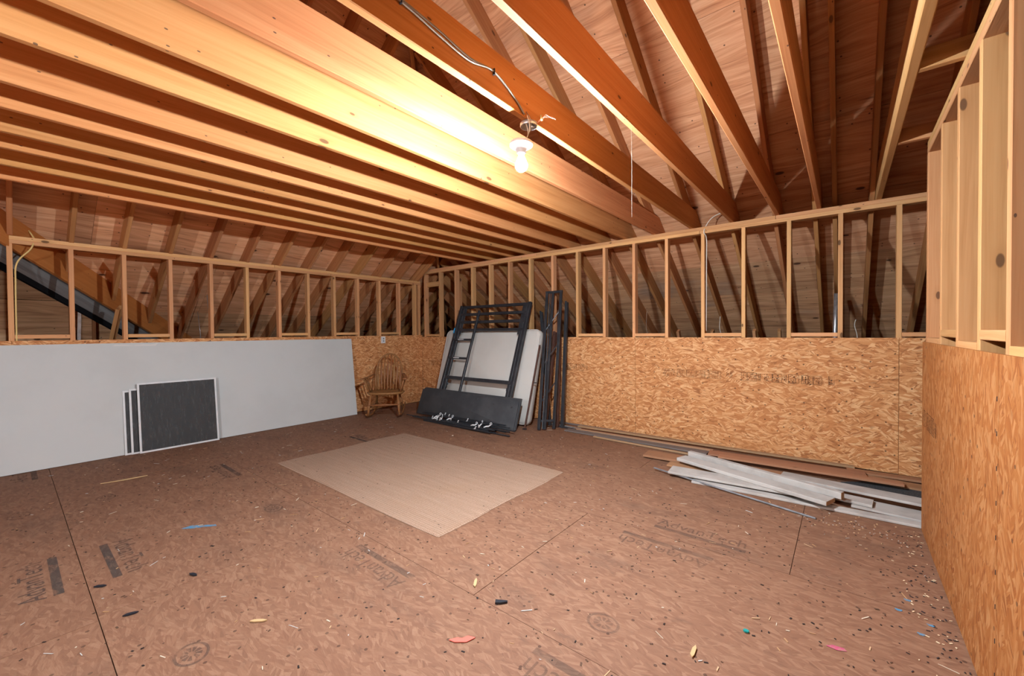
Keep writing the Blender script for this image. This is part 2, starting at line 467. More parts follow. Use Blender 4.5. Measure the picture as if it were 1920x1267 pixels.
_cache = {}
def timber_mesh(ln, w, d, mat, ch=0.003):
    key = (round(ln, 4), round(w, 4), round(d, 4), mat)
    if key in _cache:
        return _cache[key]
    prof = [(-w/2 + ch, -d/2), (w/2 - ch, -d/2), (w/2, -d/2 + ch), (w/2, d/2 - ch), (w/2 - ch, d/2), (-w/2 + ch, d/2), (-w/2, d/2 - ch), (-w/2, -d/2 + ch)]
    v = [(-ln/2, y, z) for y, z in prof] + [(ln/2, y, z) for y, z in prof]
    f = [(i, i + 8, (i + 1) % 8 + 8, (i + 1) % 8) for i in range(8)]
    f = [tuple(reversed(q)) for q in f]
    f.append(tuple(range(8)))
    f.append(tuple(reversed(range(8, 16))))
    me = mesh_py('timber', v, f)
    bm = bmesh.new(); bm.from_mesh(me)
    bmesh.ops.recalc_face_normals(bm, faces=bm.faces)
    bm.to_mesh(me); bm.free()
    me.materials.append(M[mat])
    _cache[key] = me
    return me

def frame_mat(c, xdir, zhint):
    x = Vector(xdir).normalized()
    z = Vector(zhint)
    z = (z - x * z.dot(x)).normalized()
    y = z.cross(x)
    return Matrix(((x.x, y.x, z.x, c[0]), (x.y, y.y, z.y, c[1]), (x.z, y.z, z.z, c[2]), (0, 0, 0, 1)))

def beam(name, p0, p1, w, d, mat, parent=None, up=(0, 0, 1), ch=0.003):
    """timber from p0 to p1 (centre line), width w across, depth d along 'up'"""
    p0, p1 = Vector(p0), Vector(p1)
    ln = (p1 - p0).length
    return obj(name, timber_mesh(ln, w, d, mat, ch), None, parent, frame_mat((p0 + p1) / 2, p1 - p0, up))

def prism(name, pts, mw, thick, mat, parent=None, bottom=0.0):
    """polygon pts in local XY, extruded along +Z by thick"""
    n = len(pts)
    area = sum(pts[i][0] * pts[(i + 1) % n][1] - pts[(i + 1) % n][0] * pts[i][1] for i in range(n))
    if area < 0:
        pts = list(reversed(pts))
    v = [(x, y, bottom) for x, y in pts] + [(x, y, bottom + thick) for x, y in pts]
    f = [tuple(reversed(range(n))), tuple(range(n, 2 * n))] + [(i, (i + 1) % n, (i + 1) % n + n, i + n) for i in range(n)]
    return obj(name, mesh_py(name, v, f), mat, parent, mw)

def clip(poly, a, b, c):
    """keep a*x+b*y<=c"""
    out = []
    for i in range(len(poly)):
        p, q = poly[i], poly[(i + 1) % len(poly)]
        dp, dq = a * p[0] + b * p[1] - c, a * q[0] + b * q[1] - c
        if dp <= 0: out.append(p)
        if (dp < 0 < dq) or (dq < 0 < dp):
            t = dp / (dp - dq)
            out.append((p[0] + (q[0] - p[0]) * t, p[1] + (q[1] - p[1]) * t))
    return out

def tube_mesh(name, path, radii, seg=8, closed_caps=True, flat=None):
    """sweep a circle (or ellipse: flat=(a,b)) along a polyline"""
    path = [Vector(p) for p in path]
    if isinstance(radii, (int, float)):
        radii = [radii] * len(path)
    verts, faces = [], []
    t0 = (path[1] - path[0]).normalized()
    ref = Vector((0, 0, 1)) if abs(t0.z) < 0.9 else Vector((1, 0, 0))
    nrm = (ref - t0 * ref.dot(t0)).normalized()
    for i, p in enumerate(path):
        if i == 0: t = path[1] - path[0]
        elif i == len(path) - 1: t = path[-1] - path[-2]
        else: t = path[i + 1] - path[i - 1]
        t = t.normalized()
        nrm = (nrm - t * nrm.dot(t)).normalized()
        bi = t.cross(nrm)
        for k in range(seg):
            a = 2 * pi * k / seg
            ra = radii[i]
            fa, fb = flat if flat else (1, 1)
            verts.append(p + nrm * cos(a) * ra * fa + bi * sin(a) * ra * fb)
    for i in range(len(path) - 1):
        for k in range(seg):
            faces.append((i * seg + k, i * seg + (k + 1) % seg, (i + 1) * seg + (k + 1) % seg, (i + 1) * seg + k))
    if closed_caps:
        faces.append(tuple(reversed(range(seg))))
        faces.append(tuple(range((len(path) - 1) * seg, len(path) * seg)))
    return mesh_py(name, verts, faces, True)

def tube(name, path, radii, mat, parent=None, seg=8, flat=None, mw=None):
    return obj(name, tube_mesh(name, path, radii, seg, True, flat), mat, parent, mw)

def lathe_mesh(name, prof, seg=24):
    verts, faces = [], []
    for r, z in prof:
        for k in range(seg):
            a = 2 * pi * k / seg
            verts.append((r * cos(a), r * sin(a), z))
    for i in range(len(prof) - 1):
        for k in range(seg):
            faces.append((i * seg + k, i * seg + (k + 1) % seg, (i + 1) * seg + (k + 1) % seg, (i + 1) * seg + k))
    faces.append(tuple(reversed(range(seg))))
    faces.append(tuple(range((len(prof) - 1) * seg, len(prof) * seg)))
    return mesh_py(name, verts, faces, True)

def smooth_path(pts, n=6):
    """Catmull-Rom through pts"""
    P = [Vector(p) for p in pts]
    P = [P[0] * 2 - P[1]] + P + [P[-1] * 2 - P[-2]]
    out = []
    for i in range(1, len(P) - 2):
        for k in range(n):
            t = k / n
            a, b_, c, d = P[i - 1], P[i], P[i + 1], P[i + 2]
            out.append(0.5 * ((2 * b_) + (c - a) * t + (2 * a - 5 * b_ + 4 * c - d) * t * t + (3 * b_ - a - 3 * c + d) * t ** 3))
    out.append(P[-2])
    return out

# ------------------------------------------------------------------ dimensions
XL = -6.27            # room face of the strand board on the left wall
YB = 5.02             # room face of the strand board on the far (back) knee wall
XP = 0.405            # room face of the stud partition at the right
YP = 3.70             # far end of the partition
YF = -4.2             # wall behind the camera
T = 2.0 / 3.0         # roof pitch 8 in 12
ZJ = 2.49             # underside of ceiling joists
JD = 0.235
ZL = 2.285            # top of left wall
RD = 0.184            # rafter depth
RV = RD * sqrt(1 + T * T)      # plumb depth of a rafter
RDL = 0.184
RVL = RDL * sqrt(1 + T * T)
zl_bot = lambda x: ZL + T * (x - XL)          # left roof, underside of rafters
zb_bot = lambda y: 2.60 + T * (YB - y)        # back roof, underside of rafters
HIP = (2.60 + RV - ZL - RVL) / T + YB + XL               # hip in plan: x + y = HIP
VAL = -6.25                                    # valley in plan: x + y = VAL
YRIDGE = 0.55
nx = Vector((-T, 0, 1)).normalized()          # left roof normal (points up and out)
ny = Vector((0, T, 1)).normalized()

# ------------------------------------------------------------------ floor
floor = empty('floor', (0, 0, 0), 'worn brown strand subfloor sheets with stamped lettering and dark joints', 'floor', kind='structure')
prism('joint_bed', [(XL - 3.6, YF - 0.2), (3.2, YF - 0.2), (3.2, 8.9), (XL - 3.6, 8.9)], Matrix.Translation((0, 0, -0.03)), 0.022, 'subfloor', floor)
rows = [(-4.5, -3.31, -1.6), (-3.31, -2.12, -0.35), (-2.12, -0.935, -1.55), (-0.935, 0.25, -0.22), (0.25, 1.449, -2.70), (1.449, 2.624, -1.435), (2.624, 3.80, -0.225), (3.80, 5.015, -1.52)]
for (y0, y1, jx) in rows:
    y0c = max(y0, YF)
    k0 = jx - 2.44 * 4
    for k in range(8):
        a, b = k0 + 2.44 * k, k0 + 2.44 * (k + 1)
        a, b = max(a, XL + 0.004), min(b, 3.0)
        if b - a < 0.15: continue
        g = 0.0017
        cx, cy = (a + b) / 2, (y0c + y1) / 2
        hx, hy = (b - a) / 2 - g, (y1 - y0c) / 2 - g
        dz = RND.uniform(-0.0006, 0.0006)
        prism('floor_panel', [(-hx, -hy), (hx, -hy), (hx, hy), (-hx, hy)], Matrix.Translation((cx, cy, -0.019 + dz)), 0.019, 'floor', floor)

# stamped lettering on the subfloor
def text_mesh(name, s, size):
    cu = bpy.data.curves.new(name, 'FONT')
    cu.body = s
    cu.size = size
    cu.align_x = 'CENTER'
    cu.resolution_u = 3
    o = bpy.data.objects.new(name, cu)
    COL.objects.link(o)
    dg = bpy.context.evaluated_depsgraph_get()
    dg.update()
    me = bpy.data.meshes.new_from_object(o.evaluated_get(dg))
    bpy.data.objects.remove(o, do_unlink=True)
    bpy.data.curves.remove(cu)
    return me
txt = text_mesh('board_print', 'AdvanTech', 0.135)
xs_ = [v.co.x for v in txt.vertices]
sx = 0.53 / (max(xs_) - min(xs_))
for v in txt.vertices:
    v.co.x *= sx
txt.materials.append(M['ink'])
bar = mesh_py('print_bar', [(-0.27, -0.06, 0), (0.27, -0.06, 0), (0.27, -0.022, 0), (-0.27, -0.022, 0)], [(0, 1, 2, 3)])
bar.materials.append(M['ink'])
txt_faint = txt.copy(); txt_faint.materials.clear(); txt_faint.materials.append(M['inkfaint'])
bar_faint = bar.copy(); bar_faint.materials.clear(); bar_faint.materials.append(M['inkfaint'])
ring_v, ring_f = [], []
for k in range(28):
    a = 2 * pi * k / 28
    for r in (0.060, 0.050, 0.036, 0.012):
        ring_v.append((r * 1.25 * cos(a), r * sin(a), 0))
for k in range(28):
    j = (k + 1) % 28
    ring_f.append((k * 4, j * 4, j * 4 + 1, k * 4 + 1))
    if k % 3: ring_f.append((k * 4 + 2, j * 4 + 2, j * 4 + 3, k * 4 + 3))
ringm = mesh_py('print_oval', ring_v, ring_f)
ringm.materials.append(M['inkfaint'])
stamps = [(-3.36, 0.11, pi), (-3.33, 0.405, 0), (-4.62, 1.31, pi), (-2.06, 1.31, pi), (-0.85, 2.48, pi), (-0.72, 2.77, 0), (-6.0, 0.11, pi), (-4.6, 2.77, 0), (-0.72, 1.31, pi), (-0.95, 0.11, pi), (-0.9, 0.405, 0)]
for (x, y, rz) in stamps:
    mw = Matrix.Translation((x, y, 0.0012)) @ Matrix.Rotation(rz, 4, 'Z')
    far = x > -3.0
    obj('lettering', txt_faint if far else txt, None, floor, mw)
    obj('print_bar', bar_faint if far else bar, None, floor, mw)
for (x, y) in ((-4.67, 0.04), (-4.63, 0.49), (-3.33, 1.25), (-2.08, 0.46), (-0.84, 1.67), (-0.75, 1.22), (-3.2, 2.7)):
    obj('print_oval', ringm, None, floor, Matrix.Translation((x, y, 0.0012)))

# ------------------------------------------------------------------ left wall
TW, TD = 0.038, 0.089
wall_left = empty('wall_left', (XL, 0, 0), 'left knee wall of open studs above strand board and grey drywall', 'wall', kind='structure')
def in_wall(root, p):
    return Vector(p) - Vector(root.location)
def wbeam(root, name, p0, p1, w, d, mat, up=(0, 0, 1)):
    return beam(name, in_wall(root, p0), in_wall(root, p1), w, d, mat, root, up)
sxc = XL - 0.012 - TD / 2
SP = 0.4075
left_y = [0.022 + SP * i for i in range(-10, 12)]
for i, y in enumerate(left_y + [4.862, 4.955]):
    yy = y + TW / 2
    wbeam(wall_left, 'stud', (sxc, yy, 0.038), (sxc, yy, ZL - 0.076), TW, TD, 'stud', up=(1, 0, 0))
for k, (a, b) in enumerate(((YF, -0.012), (-0.006, 2.42), (2.424, 4.995))):
    wbeam(wall_left, 'top_plate', (sxc, a, ZL - 0.019), (sxc, b, ZL - 0.019), TD, TW, 'stud')
for k, (a, b) in enumerate(((YF, -0.02), (-0.006, 3.24), (3.245, 4.995))):
    wbeam(wall_left, 'top_plate', (sxc, a, ZL - 0.057), (sxc, b, ZL - 0.057), TD, TW, 'stud')
wbeam(wall_left, 'bottom_plate', (sxc, YF, 0.019), (sxc, 4.995, 0.019), TD, TW, 'stud')
for i in range(len(left_y) - 1):
    y0, y1 = left_y[i] + TW, left_y[i + 1]
    z = 1.302 if i % 2 == 0 else 1.215
    wbeam(wall_left, 'blocking', (sxc, y0 + 0.001, z), (sxc, y1 - 0.001, z), TD, TW, 'stud')
OT = 0.011
def osb_panel(root, name, a, b, axis, face, z0, z1, mat, vertical=False):
    """sheet from a to b along axis ('y' faces +X, 'x' faces -Y)"""
    h = (z1 - z0) / 2
    hw = (b - a) / 2 - 0.0015
    m_, zc = (a + b) / 2, (z0 + z1) / 2
    if axis == 'y':
        mw = frame_mat((face - OT, m_, zc), (0, 1, 0), (1, 0, 0))
    elif axis == 'x':
        mw = frame_mat((m_, face + OT, zc), (1, 0, 0), (0, -1, 0))
    else:
        mw = frame_mat((face + OT, m_, zc), (0, -1, 0), (-1, 0, 0))
    pts = [(-hw, -h), (hw, -h), (hw, h), (-hw, h)]
    if vertical:
        mw = mw @ Matrix.Rotation(pi / 2, 4, 'Z')
        pts = [(-h, -hw), (h, -hw), (h, hw), (-h, hw)]
    mw = Matrix.Translation(-Vector(root.location)) @ mw
    return prism(name, pts, mw, OT, mat, root)
for a, b in ((YF, -2.4), (-2.4, 0.04), (0.04, 2.48), (2.48, 4.92), (4.92, 5.018)):
    osb_panel(wall_left, 'strand_board_panel', a, b, 'y', XL, 0.01, 1.262, 'osb')

# ------------------------------------------------------------------ far (back) knee wall
wall_back = empty('wall_back', (-2.5, YB, 0), 'far knee wall of open studs with strand board along its lower half', 'wall', kind='structure')
syc = YB + 0.012 + TD / 2
XE = 2.6
back_x = [0.359 - 0.4101 * i for i in range(-5, 15)]
ZB = ZJ
for i, x in enumerate(back_x + [-5.80, -6.225]):
    xx = x + TW / 2
    wbeam(wall_back, 'stud', (xx, syc, 0.038), (xx, syc, ZB - 0.076), TW, TD, 'stud', up=(0, 1, 0))
wbeam(wall_back, 'stud', (-5.46, syc + 0.16, 0.0), (-5.46, syc + 0.16, 2.3), TW, TD, 'stud', up=(1, 0, 0))
for a, b in ((XL + 0.02, -3.6), (-3.596, -0.56), (-0.556, XE)):
    wbeam(wall_back, 'top_plate', (a, syc, ZB - 0.019), (b, syc, ZB - 0.019), TD, TW, 'stud')
for a, b in ((XL + 0.02, -4.35), (-4.346, -1.3), (-1.296, XE)):
    wbeam(wall_back, 'top_plate', (a, syc, ZB - 0.057), (b, syc, ZB - 0.057), TD, TW, 'stud')
wbeam(wall_back, 'bottom_plate', (XL + 0.02, syc, 0.019), (XE, syc, 0.019), TD, TW, 'stud')
wbeam(wall_back, 'nailer', (XL + 0.05, syc + 0.02, 2.215), (-5.83, syc + 0.02, 2.215), TW, TD, 'stud')
bx = sorted(back_x + [-5.80, -6.225])
for i in range(len(bx) - 1):
    x0, x1 = bx[i] + TW, bx[i + 1]
    z = 1.259 if (i % 2 == 0) else 1.18
    wbeam(wall_back, 'blocking', (x0 + 0.001, syc, z), (x1 - 0.001, syc, z), TD, TW, 'stud')
for a, b in ((XL, -4.50), (-4.50, -2.06), (-2.06, 0.378), (0.378, XE)):
    osb_panel(wall_back, 'strand_board_panel', a, b, 'x', YB, 0.008, 1.229, 'osb')

# ------------------------------------------------------------------ stud partition at the right
wall_right = empty('wall_right', (XP, 0, 0), 'pale new stud partition with yellow strand board below at the right', 'wall', kind='structure')
pxc = XP + TD / 2
for y in [3.681, 3.215, 2.79, 2.39, 2.02] + [1.62 - 0.4064 * i for i in range(14)]:
    wbeam(wall_right, 'stud', (pxc, y, 0.038), (pxc, y, ZJ - 0.076), TW, TD, 'newstud', up=(1, 0, 0))
wbeam(wall_right, 'end_board', (pxc, YP + 0.006, 0.038), (pxc, YP + 0.006, ZJ - 0.076), 0.011, TD, 'newstud', up=(1, 0, 0))
for z in (ZJ - 0.019, ZJ - 0.057):
    wbeam(wall_right, 'top_plate', (pxc, YF, z), (pxc, YP, z), TD, TW, 'newstud')
wbeam(wall_right, 'bottom_plate', (pxc, YF, 0.019), (pxc, YP, 0.019), TD, TW, 'newstud')
ys = [3.681, 3.215, 2.79, 2.39, 2.02, 1.62, 1.2136, 0.807]
for i in range(len(ys) - 1):
    z = (1.235, 1.285)[i % 2]
    wbeam(wall_right, 'blocking', (pxc, ys[i] - TW / 2 - 0.001, z), (pxc, ys[i + 1] + TW / 2 + 0.001, z), TD, TW, 'newstud')
for a, b in ((2.036, 3.725), (0.817, 2.036), (-0.402, 0.817), (-1.62, -0.402), (-2.84, -1.62), (YF, -2.84)):
    osb_panel(wall_right, 'strand_board_panel', a, b, '-x', XP - 0.014, 0.008, 1.226, 'osb_new', vertical=True)

# wall behind the camera
wall_front = empty('wall_front', (-2.5, YF, 0), 'strand board wall behind the viewpoint', 'wall', kind='structure')
for a, b in ((XL, -3.83), (-3.83, -1.39), (-1.39, XP)):
    h = 1.22
    mw = Matrix.Translation(-Vector(wall_front.location)) @ frame_mat(((a + b) / 2, YF, h), (1, 0, 0), (0, 1, 0))
    prism('strand_board_panel', [(-(b - a) / 2, -h), ((b - a) / 2, -h), ((b - a) / 2, h), (-(b - a) / 2, h)], mw, 0.011, 'osb', wall_front)

# ------------------------------------------------------------------ ceiling joists
ceiling = empty('ceiling', (0, 0, ZJ), 'row of exposed wooden ceiling joists spanning overhead', 'ceiling', kind='structure')
joist_left = [-4.945, -4.53, -4.125, -3.80, -3.405, -3.06, -2.585, -2.215, -1.838, -1.405, -0.982, -0.562, -0.218, 0.218]
for i, x in enumerate(joist_left):
    w = 0.042 if i == len(joist_left) - 1 else TW
    # side profile (y, z), end clipped by the roof slope
    zsh = lambda y: 2.60 + RV - 0.01 + T * (YB - y)
    ytop = YB + (2.60 + RV - 0.01 - (ZJ + JD)) / T
    yend = 5.40 if i else 5.30
    prof = [(YF + 0.01, 0), (yend, 0), (yend, zsh(yend) - ZJ), (ytop, JD), (YF + 0.01, JD)]
    n = len(prof)
    yc = 1.0
    v = [(y - yc, -w / 2, z) for y, z in prof] + [(y - yc, w / 2, z) for y, z in prof]
    f = [tuple(range(n)), tuple(reversed(range(n, 2 * n)))] + [((q + 1) % n, q, q + n, (q + 1) % n + n) for q in range(n)]
    me = mesh_py('joist', v, f)
    bm = bmesh.new(); bm.from_mesh(me)
    ed = [e for e in bm.edges if abs(e.verts[0].co.x - e.verts[1].co.x) > 2]
    bmesh.ops.bevel(bm, geom=ed, offset=0.004, segments=1, affect='EDGES')
    bmesh.ops.recalc_face_normals(bm, faces=bm.faces)
    bm.to_mesh(me); bm.free()
    # local x runs along world y
    mw = Matrix(((0, -1, 0, x + w / 2), (1, 0, 0, yc), (0, 0, 1, 0), (0, 0, 0, 1)))
    obj('joist', me, 'newstud' if i == len(joist_left) - 1 else 'joist', ceiling, mw)
for y in (3.62, 2.66, 1.6, 0.3):
    beam('blocking', (0.262, y, 0.045), (XP + 0.085, y, 0.045), TW, TD, 'newstud', ceiling)

# ------------------------------------------------------------------ roof planes
def roof_panel(root, poly, side, mat):
    """poly in plan; panel lies on top of the rafters"""
    cx = sum(p[0] for p in poly) / len(poly); cy = sum(p[1] for p in poly) / len(poly)
    s = sqrt(1 + T * T)
    if side == 'left':
        zc = zl_bot(cx) + RVL
        mw = frame_mat((cx, cy, zc), (0, 1, 0), nx)
        # local x -> +y, local y = z cross x
        yv = Vector(nx).cross(Vector((0, 1, 0)))
        sg = 1 if yv.x > 0 else -1
        pts = [(p[1] - cy, sg * (p[0] - cx) * s) for p in poly]
    elif side == 'back':
        zc = zb_bot(cy) + RV
        mw = frame_mat((cx, cy, zc), (1, 0, 0), ny)
        yv = Vector(ny).cross(Vector((1, 0, 0)))
        sg = 1 if yv.y > 0 else -1
        pts = [(p[0] - cx, sg * (p[1] - cy) * s) for p in poly]
    mw = Matrix.Translation(-Vector(root.location)) @ mw
    prism('sheathing_panel', pts, mw, 0.012, mat, root)

roof_left = empty('roof_left', (XL, 2.5, ZL), 'left hip roof slope of plywood sheathing on rafters behind the left wall', 'roof', kind='structure')
xr = [-9.6, -8.6, -7.58, -6.56, -5.545, -4.53, -3.515, -2.5, -1.485, -0.4]
for i in range(len(xr) - 1):
    x0, x1 = xr[i] + 0.0012, xr[i + 1] - 0.0012
    off = 0.62 if i % 2 else -0.60
    for k in range(-4, 6):
        y0, y1 = off + 2.44 * k + 0.0012, off + 2.44 * (k + 1) - 0.0012
        poly = [(x0, y0), (x1, y0), (x1, y1), (x0, y1)]
        poly = clip(poly, 1, 1, HIP)                  # hip with the back slope
        if poly: poly = clip(poly, 1, -1, HIP - 2 * YRIDGE)   # far hip with the front slope
        if poly: poly = clip(poly, -1, -1, -VAL)      # valley
        if len(poly) >= 3:
            ar = abs(sum(poly[j][0] * poly[(j + 1) % len(poly)][1] - poly[(j + 1) % len(poly)][0] * poly[j][1] for j in range(len(poly)))) / 2
            if ar > 0.02:
                roof_panel(roof_left, poly, 'left', 'ply_left_lit' if i >= 2 else 'plyold')
rup = nx
for i in range(-9, 22):
    y = 0.027 + SP * i + TW / 2
    hi = HIP - y if y >= YRIDGE else HIP - 2 * YRIDGE + y
    lo = max(-9.45, VAL - y + 0.03)
    hi -= 0.03
    if hi - lo < 0.25: continue
    p0 = Vector((lo, y, zl_bot(lo))) + nx * RDL / 2
    p1 = Vector((hi, y, zl_bot(hi))) + nx * RDL / 2
    wbeam(roof_left, 'rafter', p0, p1, TW, RDL - 0.002, 'rafter', up=nx)

roof_back = empty('roof_back', (-2.5, YB, ZJ), 'far roof slope of knotty plywood sheathing on sloping rafters', 'roof', kind='structure')
yr_ = [YRIDGE, 1.52, 2.533, 3.545, 4.548, 5.27, 5.997, 6.533, 7.55, 8.65]
for i in range(len(yr_) - 1):
    y0, y1 = yr_[i] + 0.0014, yr_[i + 1] - 0.0014
    off = 0.95 if i % 2 else -0.27
    for k in range(-5, 3):
        x0, x1 = off + 2.44 * k + 0.0012, off + 2.44 * (k + 1) - 0.0012
        x1 = min(x1, XE)
        if x1 - x0 < 0.1: continue
        poly = clip([(x0, y0), (x1, y0), (x1, y1), (x0, y1)], -1, -1, -HIP)
        if len(poly) >= 3:
            ar = abs(sum(poly[j][0] * poly[(j + 1) % len(poly)][1] - poly[(j + 1) % len(poly)][0] * poly[j][1] for j in range(len(poly)))) / 2
            if ar > 0.02:
                roof_panel(roof_back, poly, 'back', 'plyold' if i >= 6 else 'ply')
raf_x = [-1.443, -1.020, -0.600, -0.256, 0.178, -0.098, 0.62, 1.03, 1.44, 1.85, 2.26,
         -1.876, -2.253, -2.623, -3.098, -3.443, -3.838, -4.163, -4.568, -4.983, -5.40, -5.81, -6.22, -6.63, -7.04, -7.45, -7.86, -8.27]
for x in raf_x:
    xx = x + TW / 2
    ytop = max(YRIDGE, HIP - xx + 0.03)
    ylow = 8.5
    if ylow - ytop < 0.25: continue
    p0 = Vector((xx, ytop, zb_bot(ytop))) + ny * RD / 2
    p1 = Vector((xx, ylow, zb_bot(ylow))) + ny * RD / 2
    wbeam(roof_back, 'rafter', p0, p1, TW, RD - 0.002, 'rafter', up=ny)
# scabs on the rafter feet seen between the studs
for x in (-2.05, -1.55, -1.00, -0.70):
    y = 6.72
    p0 = Vector((x, y, zb_bot(y) - 0.16)); p1 = Vector((x, y + 0.22, zb_bot(y) - 0.62))
    wbeam(roof_back, 'rafter_brace', p0, p1, TW, TD, 'stud', up=(0, 1, 0))
# hip rafter and ridge
hx = lambda x: Vector((x, HIP - x, zl_bot(x) + RVL - 0.13))
wbeam(roof_back, 'hip_rafter', hx(-9.2), hx(HIP - YRIDGE), TW, 0.235, 'rafter', up=Vector((0, 0, 1)))
zr = zb_bot(YRIDGE) + 0.06
wbeam(roof_back, 'ridge_board', (HIP - YRIDGE, YRIDGE, zr), (XE, YRIDGE, zr), TW, 0.235, 'rafter')
# front slope behind the camera (out of view, closes the attic)
roof_front = empty('roof_front', (-2.5, YF, ZJ), 'roof slope behind the viewpoint', 'roof', kind='structure')
zf = lambda y: zb_bot(2 * YRIDGE - y)
for x0, x1 in ((-9.0, -6.0), (-6.0, -3.0), (-3.0, 0.0), (0.0, XE)):
    poly = clip([(x0, YF - 0.8), (x1, YF - 0.8), (x1, YRIDGE), (x0, YRIDGE)], -1, 1, -(HIP - 2 * YRIDGE))
    if len(poly) < 3: continue
    n_ = Vector((0, -T, 1)).normalized()
    cx = sum(p[0] for p in poly) / len(poly); cy = sum(p[1] for p in poly) / len(poly)
    mw = frame_mat((cx, cy, zf(cy) + RV), (1, 0, 0), n_)
    yv = n_.cross(Vector((1, 0, 0)))
    sg = 1 if yv.y > 0 else -1
    prism('sheathing_panel', [(p[0] - cx, sg * (p[1] - cy) * sqrt(1 + T * T)) for p in poly], Matrix.Translation(-Vector(roof_front.location)) @ mw, 0.012, 'ply', roof_front)

# valley with the side wing, at the left end of the left wall
wing = empty('roof_wing', (-7.5, 0, 1.5), 'dark side wing under a long brown valley rafter behind the left studs', 'roof', kind='structure')
def vline(y, drop, shift):
    """point on the valley: plan x+y=VAL-shift, at sheathing height minus drop"""
    x = VAL - y - shift * sqrt(2) / 2 * 2 / sqrt(2)
    return Vector((x, y, zl_bot(VAL - y) + RVL - drop))
dirv = (vline(2, 0, 0) - vline(0, 0, 0)).normalized()
a, b = -1.6, 3.0
wbeam(wing, 'valley_rafter', vline(a, 0.165, 0.02), vline(b, 0.165, 0.02), 0.04, 0.286, 'valley', up=Vector((0, 0, 1)))
wbeam(wing, 'weathered_board', vline(a, 0.39, 0.14), vline(b, 0.39, 0.14), 0.03, 0.17, 'greywood', up=Vector((0.25, 0.25, 1)))
wbeam(wing, 'gap_shade_strip', vline(a, 0.51, 0.19), vline(b, 0.51, 0.19), 0.03, 0.10, 'gap_shade', up=Vector((0, 0, 1)))  # black strip standing in for the shaded gap below the grey board
# wing roof slope and its end wall
wn = Vector((0, T, 1)).normalized()
zw = lambda y: zl_bot(VAL - y) + RVL
poly = clip([(-9.7, -4.6), (XL - 0.12, -4.6), (XL - 0.12, 3.2), (-9.7, 3.2)], 1, 1, VAL - 0.1)
cx = sum(p[0] for p in poly) / len(poly); cy = sum(p[1] for p in poly) / len(poly)
mw = frame_mat((cx, cy, zw(cy)), (1, 0, 0), wn)
yv = wn.cross(Vector((1, 0, 0))); sg = 1 if yv.y > 0 else -1
prism('sheathing_panel', [(p[0] - cx, sg * (p[1] - cy) * sqrt(1 + T * T)) for p in poly], Matrix.Translation(-Vector(wing.location)) @ mw, 0.012, 'plyold', wing)
for k in range(4):
    z0 = 0.02 + 0.6 * k
    mw = Matrix.Translation(-Vector(wing.location)) @ frame_mat((-9.0, 0.6, z0 + 0.3), (0, 1, 0), (1, 0, 0))
    prism('end_wall_board', [(-2.6, -0.297), (2.6, -0.297), (2.6, 0.297), (-2.6, 0.297)], mw, 0.012, 'plyold', wing)
for y in (-0.6, 0.05, 0.62, 0.86, 1.3):
    wbeam(wing, 'stud', (-8.93, y, 0.02), (-8.93, y, 2.3), TW, TD, 'rafter', up=(1, 0, 0))
wbeam(wing, 'cripple_stud', (-6.95, 0.745, 0.8), (-6.55, 0.845, 1.63), TW, 0.14, 'stud', up=(1, -0.3, 0))

# ------------------------------------------------------------------ hanging bulb, junction box and cable
bx0, by0 = -1.389, 1.845
def bulb_fixture(x, y, z, label, bulbmat, group):
    root = empty('hanging_bulb', (x, y, z), label, 'lamp', group)
    prof = [(0.012, 0.028), (0.060, 0.026), (0.066, 0.018), (0.064, 0.006), (0.050, -0.004), (0.030, -0.012), (0.026, -0.034), (0.022, -0.036)]
    obj('lampholder', lathe_mesh('lampholder', prof), 'porcelain', root)
    obj('bulb_collar', lathe_mesh('bulb_collar', [(0.014, -0.030), (0.016, -0.042), (0.020, -0.056), (0.029, -0.076), (0.0342, -0.0935)]), 'bulb_neck', root)
    bp = [(0.0338, -0.093), (0.0345, -0.099), (0.033, -0.112), (0.026, -0.126), (0.014, -0.135), (0.004, -0.137)]
    obj('bulb', lathe_mesh('bulb', bp), bulbmat, root)
    for k, (dx, dy) in enumerate(((0.004, 0.0), (-0.008, 0.006), (0.012, -0.006))):
        w = smooth_path([(0.02 + dx * 0.4, dy, 0.024), (0.045 + dx, 0.01 + dy, 0.07), (0.038 + dx * 2, 0.012 + dy, 0.13), (0.022 + dx, 0.010 + dy, 0.185)], 5)
        tube('lead_wire', w, 0.0022, 'whitecable' if k < 2 else 'cable', root, 6)
    return root
bulb_fixture(bx0 - 0.012, by0 - 0.02, 2.338, 'lit bare bulb hanging by its wires from the metal box', 'bulb', None)
bulb_fixture(bx0 - 0.012, -2.3, 2.338, 'added fill bulb hanging unseen behind the viewpoint', 'fill_bulb', None)  # fill bulb added to brighten floor and walls
jb = empty('junction_box', (bx0, by0 + 0.035, ZJ - 0.002), 'round metal junction box fixed under a joist above the bulb', 'junction box')
obj('box_body', lathe_mesh('box_body', [(0.046, -0.001), (0.048, -0.004), (0.048, -0.020), (0.046, -0.023), (0.042, -0.0235), (0.041, -0.012), (0.004, -0.012)]), 'steel', jb)
obj('clamp', lathe_mesh('clamp', [(0.012, -0.012), (0.012, -0.028), (0.009, -0.030), (0.003, -0.030)], 12), 'steel', jb, Matrix.Translation((0.018, 0.012, 0)))
for k in range(3):
    pts = [(0.03, 0.01, -0.016), (0.055, 0.03 + 0.006 * k, 0.012), (0.085, 0.055 - 0.004 * k, 0.026 + 0.004 * k), (0.12, 0.085 + 0.006 * k, 0.018)]
    pts = [(p[0] + 0.003 * sin(i * 2.1 + k * 2.1), p[1], p[2] + 0.003 * cos(i * 2.1 + k * 2.1)) for i, p in enumerate(smooth_path(pts, 5))]
    tube('bare_wire', pts, 0.0012, 'copper', jb, 5)
